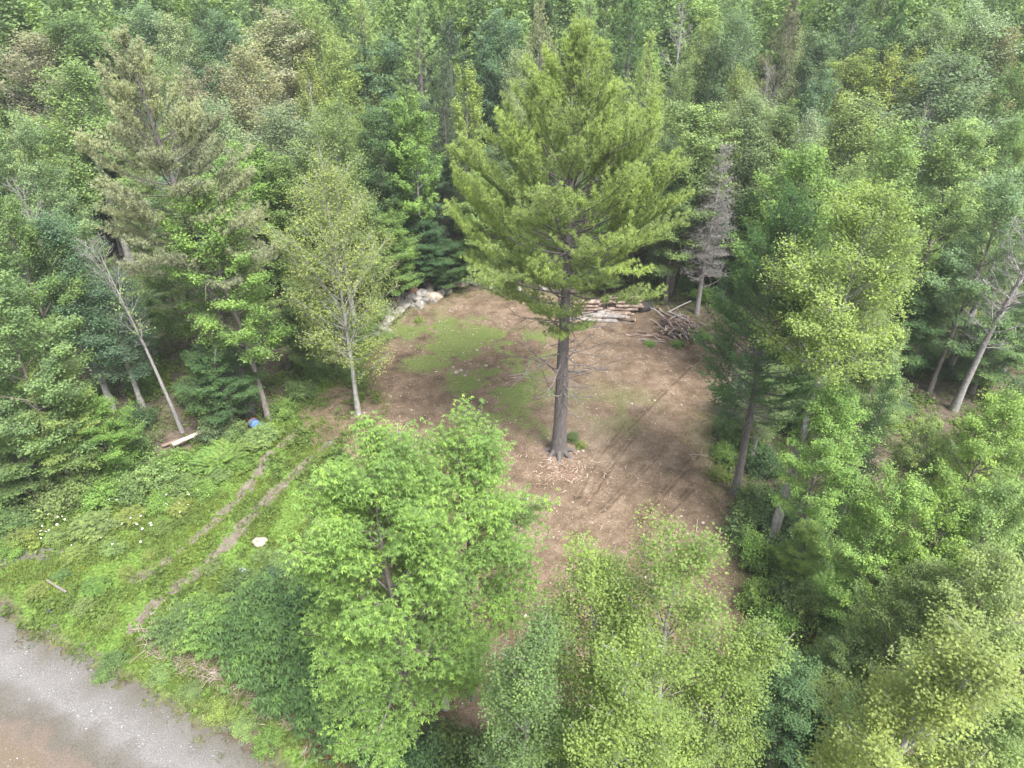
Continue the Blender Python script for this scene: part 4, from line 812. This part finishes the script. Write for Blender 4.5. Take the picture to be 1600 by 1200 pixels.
for _ in range(330):
    i = rs.integers(0, len(EB) - 1); t = rs.random(); pts.append((EB[i][0] * (1 - t) + EB[i + 1][0] * t + rs.normal(0, .6), EB[i][1] * (1 - t) + EB[i + 1][1] * t + rs.normal(0, .5)))
sticks('broken_twigs', pts, (.2, 1.1), (.008, .024), M_twig, 'pale broken twigs and slash along the right edge of the clearing', 'twigs', .09)
x, y = scat(-10, 14, 14, 46, 2.6, lambda x, y: (sdist(x, y, CLEAR) > .2) * 1.0)
sticks('fallen_twigs', list(zip(x, y)), (.06, .45), (.006, .014), M_chip, 'thin dry twigs lying about on the bare clearing', 'twigs', .02, .05)

# ---------------------------------------------------------------- stones, logs and other single things
def boulder(seed, rx, ry, rz, mat, name='boulder', sub=3):
    import bmesh
    bm = bmesh.new(); bmesh.ops.create_icosphere(bm, subdivisions=sub, radius=1); r = np.random.default_rng(seed)
    pl = unit(r.normal(size=(14, 3))); dd = r.uniform(.62, .95, 14)
    for v in bm.verts:
        p = np.array(v.co)
        for n_, d_ in zip(pl, dd):
            q = p @ n_
            if q > d_: p = p - n_ * (q - d_) * .92
        p = p * (1 + .05 * math.sin(p[0] * 7 + seed) * math.cos(p[1] * 6)); v.co = (p[0] * rx, p[1] * ry, p[2] * rz)
    me = bpy.data.meshes.new(name); bm.to_mesh(me); bm.free(); me.materials.append(mat); return me
def put(name, me, u, v, dz=0, rot=(0, 0, 0), label='', cat='', group=None, col=None):
    x, y = G(u, v)[:2]; o = link(name, me, None, col); o.location = (x, y, float(H0(x, y)) + dz); o.rotation_euler = rot; tag(o, label, cat, group); return o
BM = [boulder(40 + i, .5, .42, .36, M_stone) for i in range(5)]
SL = 'grey fieldstone in the tumbled stone row at the back left of the clearing'
for i, (u, v, s, dz) in enumerate([(596, 516, .8, .1), (606, 508, 1.0, .2), (617, 497, .8, .2), (624, 489, .85, .15), (617, 481, .95, .2), (632, 482, .9, .2), (638, 474, 1.0, .25), (648, 470, .95, .25), (655, 481, .8, .15), (660, 468, 1.0, .45), (664, 474, .9, .2), (672, 466, 1.0, .25), (670, 459, 1.0, .55),
        (695, 455, 1.0, .25), (688, 462, .9, .2), (703, 449, 1.0, .25), (709, 441, 1.15, .45), (645, 480, .7, .1), (611, 488, .8, .1), (601, 498, .7, .1), (683, 455, .9, .2), (590, 525, .6, .1), (724, 446, .8, .2), (732, 443, .9, .2), (741, 445, .7, .15), (628, 478, .8, .3), (636, 468, .7, .3), (700, 458, .6, .1), (652, 474, .8, .35), (678, 472, .6, .1), (769, 452, .7, .15), (782, 455, .6, .1), (607, 520, .5, .1), (850, 452, .7, .1), (812, 453, .6, .1)]):
    o = put('boulder', BM[i % 5], u, v, dz, (rg.uniform(-.4, .4), rg.uniform(-.4, .4), rg.uniform(0, 6)), SL, 'boulder', 'fieldstones of the tumbled stone row'); s *= 1.15; o.scale = (s * rg.uniform(.9, 1.4), s, s * rg.uniform(.8, 1.1))
put('boulder', boulder(60, .72, .5, .42, M_stone_pale), 680, 468, .3, (.1, .3, .5), 'largest pale rounded boulder of the tumbled stone row', 'boulder', 'fieldstones of the tumbled stone row')
put('boulder', boulder(61, .68, .5, .38, M_stone_pale), 718, 447, .3, (.1, -.2, 2), 'flat pale boulder at the right end of the tumbled stone row', 'boulder', 'fieldstones of the tumbled stone row')
put('boulder', boulder(62, .45, .4, .5, M_stone_red), 646, 467, .6, (.2, .2, 1), 'reddish brown stone on top of the middle of the stone row', 'boulder', 'fieldstones of the tumbled stone row')
put('boulder', boulder(63, .5, .5, .5, M_stone_red), 620, 476, .2, (.2, .2, 2), 'pinkish brown stone at the left bend of the stone row', 'boulder', 'fieldstones of the tumbled stone row')
put('boulder', boulder(64, .36, .30, .26, M_stone_pale), 406, 849, .14, (.1, 0, .4), 'pale cream boulder on the grass right of the wheel tracks', 'boulder')
put('boulder', boulder(65, .24, .17, .17, M_stone_blue), 380, 893, .1, (.0, .25, -.3), 'small bluish white stone at the edge of the hedge shrubs', 'boulder')
for (u, v, lb) in [(903, 706, 'left one of two small white stones beside the foot of the big pine'), (911, 705, 'right one of two small white stones beside the foot of the big pine')]:
    put('stone', boulder(66, .11, .09, .08, Mp, 'stone', 2), u, v, .05, (0, 0, rg.random()), lb, 'stone')
rb = random.Random(9)
for (u, v, s) in [(1052, 845, .10), (1098, 817, .12), (945, 925, .10), (760, 572, .16), (745, 548, .14), (720, 580, .18), (727, 588, .13), (748, 595, .12), (708, 575, .12), (735, 570, .12), (764, 545, .1), (713, 583, .2), (640, 640, .09), (1040, 620, .1), (840, 835, .1), (865, 840, .08)]:
    put('stone', boulder(70 + rb.randrange(4), s, s * .8, s * .6, Mp, 'stone', 2), u, v, s * .3, (0, 0, rb.random() * 6), 'small loose white stone lying on the clearing', 'stone', 'loose white stones on the clearing')

def logmesh(L, r, seed, name='log', k=10, mat=None, bend=.02):
    g = Geo(); rr = np.random.default_rng(seed); n = 6; t = np.linspace(-.5, .5, n)
    P = np.stack([t * L, rr.normal(0, L * bend * .4, n), rr.normal(0, L * bend * .4, n)], 1)
    g.tube(P, r * (1 - .12 * (t + .5)) * rr.uniform(.93, 1.07, n), k, m=0, cap=False)
    V = g.V[0]; 
    for e in (0, n - 1):
        ring = V[e * k:(e + 1) * k]; V2 = np.vstack([ring, ring.mean(0)]); q = np.arange(k); F2 = np.stack([q, (q + 1) % k, np.full(k, k)], -1)
        g.add(V2, F2 if e else F2[:, ::-1], None, 1)
    return g.mesh(name, [mat or M_log, M_cut], True)
LM = [logmesh(2.2, .13, i) for i in range(4)]; M_glog = noisemat('grey_log', [(.3, (.08, .07, .065)), (.55, (.18, .165, .15)), (.8, (.32, .30, .28))], 3, bump=.5)
LG = [logmesh(2.6, .14, 10 + i, mat=M_glog) for i in range(2)]
def log(u, v, dz, rz, me, label, group, s=1.0, ry=0):
    o = put('log', me, u, v, dz, (rg.uniform(0, 6), ry, rz), label, 'log', group); o.scale = (s, rg.uniform(.8, 1.2), rg.uniform(.8, 1.2)); o.rotation_mode = 'XYZ'; return o
def stack(u, v, rows, rz, label, group, me=LM, r=.135, s=1):
    x, y = G(u, v)[:2]; d = (-math.sin(rz), math.cos(rz))
    for i, n_ in enumerate(rows):
        for j in range(n_):
            off = (j - (n_ - 1) / 2) * r * 2.05; o = link('log', rg.choice(me)); sh = rg.uniform(-.5, .5)
            o.location = (x + d[0] * off + sh * math.cos(rz), y + d[1] * off + sh * math.sin(rz), float(H0(x, y)) + r + i * r * 1.75); o.rotation_euler = (rg.uniform(0, 6), rg.uniform(-.05, .05), rz + rg.uniform(-.16, .16)); q = rg.uniform(.85, 1.1); o.scale = (s * rg.uniform(.9, 1.1), q, q)
            tag(o, label + ', ' + ['bottom', 'second', 'third', 'fourth', 'top'][i] + ' row', 'log', group)
stack(976, 487, [5, 4, 4, 3, 2], -.05, 'brown cut log in the right-hand log stack behind the big pine', 'logs in the right-hand stack')
stack(922, 488, [4, 3, 3, 2], .05, 'brown cut log in the left-hand log stack behind the big pine', 'logs in the left-hand stack', s=.85)
stack(950, 482, [3, 2], .0, 'brown cut log in the low heap between the two log stacks', 'logs between the stacks', s=.8)
stack(940, 500, [4, 2], -.1, 'bleached grey log in front of the left-hand log stack', 'bleached grey logs', me=LG, s=.95)
SM = [logmesh(L_, r_, 30 + i, 'branch', 6, bend=.06) for i, (L_, r_) in enumerate([(2.4, .05), (1.8, .06), (3.0, .045), (1.4, .07), (2.0, .085)])] + [logmesh(2.6, .045, 40, 'branch', 6, M_dead, .05), logmesh(1.7, .06, 41, 'branch', 6, M_dead, .05)]
for k_ in range(16):
    o = log(rg.uniform(895, 1005), rg.uniform(476, 506), rg.uniform(.12, .3), rg.gauss(0, .35), rg.choice(LM + LG), 'loose cut log tossed beside the log stacks behind the big pine', 'loose logs round the stacks', rg.uniform(.6, 1.0), rg.uniform(-.08, .08))
c1 = G(1057, 515)[:2]
for i in range(62):
    o = link('branch', rg.choice(SM)); t = rg.uniform(-1, 1); w = rg.uniform(-1, 1); hgt = max(.08, (1.15 - .7 * abs(w) - .3 * abs(t)) * rg.uniform(.1, 1))
    o.location = (c1[0] + t * .9 + w * .15, c1[1] + w * 1.5, float(H0(*c1)) + hgt); o.rotation_euler = (rg.uniform(0, 6), rg.uniform(-.28, .28) + .15, rg.choice([-.75, -.75, -.5, .9, -1.2, 1.5]) + rg.gauss(0, .2))
    tag(o, 'cut branch in the tangled brushwood heap right of the log stacks', 'branch', 'branches of the brushwood heap')
for i, (u, v, rz, L_) in enumerate([(1000, 527, -.1, 1), (1012, 524, -.5, .8), (1022, 529, -.6, .9), (1018, 534, -.2, .7), (1033, 524, .6, .7), (1045, 532, -.7, 1)]):
    o = put('branch', rg.choice(SM), u, v, .1, (0, 0, rz), 'cut branch lying loose in front of the brushwood heap', 'branch', 'loose branches before the heap'); o.scale = (L_, 1.2, 1.2)
p0, p1 = G(1044, 488, .9), G(1080, 470, 1.2); c = Geo(); c.tube([p0, (p0 + p1) / 2 + [0, 0, .04], p1], [.06, .05, .04], 7); o = link('pole', c.mesh('pole', [M_dead], True)); tag(o, 'long pale pole jutting up right from the brushwood heap', 'pole')
o = put('stump', boulder(90, .75, .45, .5, noisemat('dark_root', [(.3, (.012, .011, .011)), (.7, (.05, .045, .043))], 6, bump=.6), 'stump'), 1006, 487, .3, (0, 0, .2), 'dark upturned root stump between the right log stack and the brushwood heap', 'stump')  # near-black mottled lump beside the right stack
# plank by the birch
def box(w, d, h, mat, name, bev=.01):
    import bmesh
    bm = bmesh.new(); bmesh.ops.create_cube(bm, size=1)
    for v in bm.verts: v.co = (v.co.x * w, v.co.y * d, v.co.z * h)
    bmesh.ops.bevel(bm, geom=bm.edges[:], offset=bev, segments=2, affect='EDGES'); me = bpy.data.meshes.new(name); bm.to_mesh(me); bm.free(); me.materials.append(mat); return me
M_plank = noisemat('weathered_plank', [(.3, (.20, .17, .14)), (.55, (.38, .33, .28)), (.8, (.55, .50, .44))], 3, stretch=(.6, 6, 3), bump=.3)
a_, b_ = G(272, 703, .1), G(322, 681, .2); Lp = float(np.linalg.norm(b_ - a_)); an = math.atan2(b_[1] - a_[1], b_[0] - a_[0])
o = link('plank', box(Lp, .24, .08, M_plank, 'plank')); o.location = tuple((a_ + b_) / 2 + [0, 0, .36]); o.rotation_euler = (.1, -.06, an); tag(o, 'pale weathered plank lying in the undergrowth at the foot of the leaning birch', 'plank')
a_, b_ = G(252, 700, .1), G(300, 686, .1); o = link('plank', box(float(np.linalg.norm(b_ - a_)), .2, .06, noisemat('brown_plank', [(.3, (.13, .09, .07)), (.7, (.28, .2, .16))], 3, stretch=(.6, 6, 3)), 'plank')); o.location = tuple((a_ + b_) / 2 + [0, .1, .1]); o.rotation_euler = (0, .02, math.atan2(b_[1] - a_[1], b_[0] - a_[0]) + .1); tag(o, 'brown rotten board underneath the pale plank', 'plank')
a_, b_ = G(75, 910, .1), G(105, 928, .1); o = link('plank', box(float(np.linalg.norm(b_ - a_)), .10, .04, M_bark, 'plank')); o.location = tuple((a_ + b_) / 2 + [0, 0, .12]); o.rotation_euler = (0, .02, math.atan2(b_[1] - a_[1], b_[0] - a_[0])); tag(o, 'short grey board on the verge above the gravel road', 'plank')
# blue drum lying on its side
def drum():
    x, y = G(403, 672)[:2]; root = empty('barrel', (x, y, float(H0(x, y)) + .30), 'blue steel drum with a rusty red end lying on its side in the weeds', 'barrel')
    Mb = noisemat('blue_paint', [(.3, (.06, .11, .22)), (.6, (.10, .175, .31)), (.8, (.15, .22, .36))], 2.5, rough=.5, bump=.1); Mr = noisemat('rust_red', [(.3, (.16, .035, .02)), (.7, (.42, .08, .04))], 5, bump=.2); Mk = noisemat('dark_rust', [(.3, (.04, .025, .03)), (.7, (.12, .07, .06))], 5, bump=.2)
    g = Geo(); zs = [-.42, -.16, -.15, -.13, -.12, .12, .13, .15, .16, .42]; r = [.29, .29, .303, .303, .29, .29, .303, .303, .29, .29]
    g.tube([(z, 0, 0) for z in zs], r, 28, cap=True); body = g.mesh('drum_body', [Mb], True)
    for sx, mt, nm in ((-1, Mr, 'rim'), (1, Mk, 'rim')):
        g = Geo(); g.tube([(sx * .40, 0, 0), (sx * .445, 0, 0)], [.306, .306], 28, cap=True); o = link(nm, g.mesh(nm, [mt], False), root)
        o['label'] = 'rusty red end' if sx < 0 else 'dark rusted end'
    g = Geo(); g.tube([(-.44, .12, .1), (-.47, .12, .1)], [.04, .04], 12, cap=True); link('bung', g.mesh('bung', [Mr]), root)
    link('drum_body', body, root); root.rotation_euler = (0, .12, R(-38)); return root
drum()
# small black litter bin bag at the verge
o = put('bag', boulder(95, .13, .10, .13, noisemat('black_plastic', [(.3, (.012, .013, .016)), (.7, (.04, .042, .05))], 4, rough=.4, bump=.5), 'bag'), 78, 957, .1, (.2, .1, .5), 'small black plastic bag dropped at the edge of the verge by the road', 'bag')
# red autumn leaved plant by the brush strip
for i, (u, v) in enumerate([(500, 1165), (520, 1178), (540, 1160)]):
    o = shrub(u, v, .45, .35, 'brown'); SH.pop(); o.color = (.15, .075, .05, 1); tag(o, 'low red brown leaved dead shrub at the lower end of the brushwood strip', 'shrub', 'red brown shrubs by the brushwood strip')

# ---------------------------------------------------------------- labels that single out each tree and shrub
ORD = ['first', 'second', 'third', 'fourth', 'fifth', 'sixth', 'seventh', 'eighth', 'ninth', 'tenth', 'eleventh', 'twelfth', 'thirteenth', 'fourteenth', 'fifteenth', 'sixteenth', 'seventeenth', 'eighteenth', 'nineteenth', 'twentieth']
def treg(u, v):
    c = 'far left' if u < 220 else 'left' if u < 470 else 'left of centre' if u < 660 else 'behind the pine' if u < 1000 else 'right of centre' if u < 1230 else 'right' if u < 1430 else 'far right'
    r = 'at the top edge of the wood' if v < 45 else 'high up in the wood' if v < 130 else 'in the upper wood' if v < 230 else 'in the middle wood' if v < 420 else 'in the lower wood' if v < 720 else 'near the bottom'
    return r + ', ' + c
def sreg(u, v):
    if v < 500: return 'behind the log stacks' if 740 < u < 1120 else 'behind the tumbled stones' if 560 <= u <= 740 else 'deep in the left wood' if u < 560 else 'deep in the right wood'
    if u < 150: return 'at the left picture edge'
    if u < 560: return ('in the hedge by the brushwood strip' if v > 850 else 'beside the wheel tracks' if u > 400 else 'along the left wood edge' if v > 640 else 'under the left trees')
    if u < 1000: return 'under the foreground trees' if v > 800 else 'on the clearing'
    if u < 1180: return 'along the right clearing edge'
    return ('below the right maples' if v > 850 else 'under the right trees') + (', outer side' if u > 1400 else '')
def ordinals(items, fmt, cat, grp):
    cls = {}
    for it in items: cls.setdefault((it[1], it[2]), []).append(it)
    for (a, b), L_ in cls.items():
        L_.sort(key=lambda t: t[3])
        for i, it in enumerate(L_):
            o = it[0]; o['label'] = fmt(('only ' if len(L_) == 1 else (ORD[i] + ' ') if i < 20 else 'further ') + a, b, len(L_) > 1); o['category'] = it[4]; o['group'] = it[5]
tw = lambda k, t: ('leafless ' if k == 'snag' else TW[t] + ' ') + KW[k]
ordinals([(t[0], tw(t[1], t[2]), treg(t[3], t[4]), t[3], KW[t[1]] if t[1] != 'snag' else 'dead tree', 'trees of the surrounding wood') for t in TREES],
         lambda a, b, m: (a + (' from the left ' if m else ' ') + b).replace(' at the top edge of the wood', ' along the top edge'), '', '')
ordinals([(s[0], TW[s[1]] + ' shrub', sreg(s[2], s[3]), s[2], 'shrub', 'shrubs of the undergrowth') for s in SH],
         lambda a, b, m: a + (' from the left ' if m else ' growing ') + b, '', '')

# ---------------------------------------------------------------- haze: a thin even body of air round the whole scene
HAZE = .0003
if HAZE:
    me = box(1100, 1100, 60, newmat('tmp')[0], 'haze', .01); hz = link('haze', me); hz.location = (0, 180, 28.0); hz['kind'] = 'stuff'; hz['label'] = 'thin pale summer haze filling the air over the wood'; hz['category'] = 'haze'
    m, nt = newmat('haze'); pv = N(nt, 'ShaderNodeVolumePrincipled'); pv.inputs['Color'].default_value = (.88, .93, 1, 1); pv.inputs['Density'].default_value = HAZE
    o = N(nt, 'ShaderNodeOutputMaterial'); nt.links.new(pv.outputs[0], o.inputs['Volume']); me.materials.clear(); me.materials.append(m)
print('POLYS', {k: [len(p[3].polygons) if p[3] else 0 for p in v] for k, v in PROTO.items()}); print('TREES', len(TREES), 'FAR', len(FARP), 'SH', len(SH))

for t in TREES[:len(CR)]:
    u, v, f = t[3], t[4], t[5]; w = t[0].scale[0] * 3 * FPX / f; y = t[0].location.y; vb = proj(t[0].location.x, y, 0)[1]
    for k in KEEP:
        if y < k[4] and u + w > k[0] and u - w < k[1] and v < k[3] and vb > k[2]: print('BLOCKS', k, t[1], t[2], round(u), round(v), round(y, 1), round(t[6], 1))
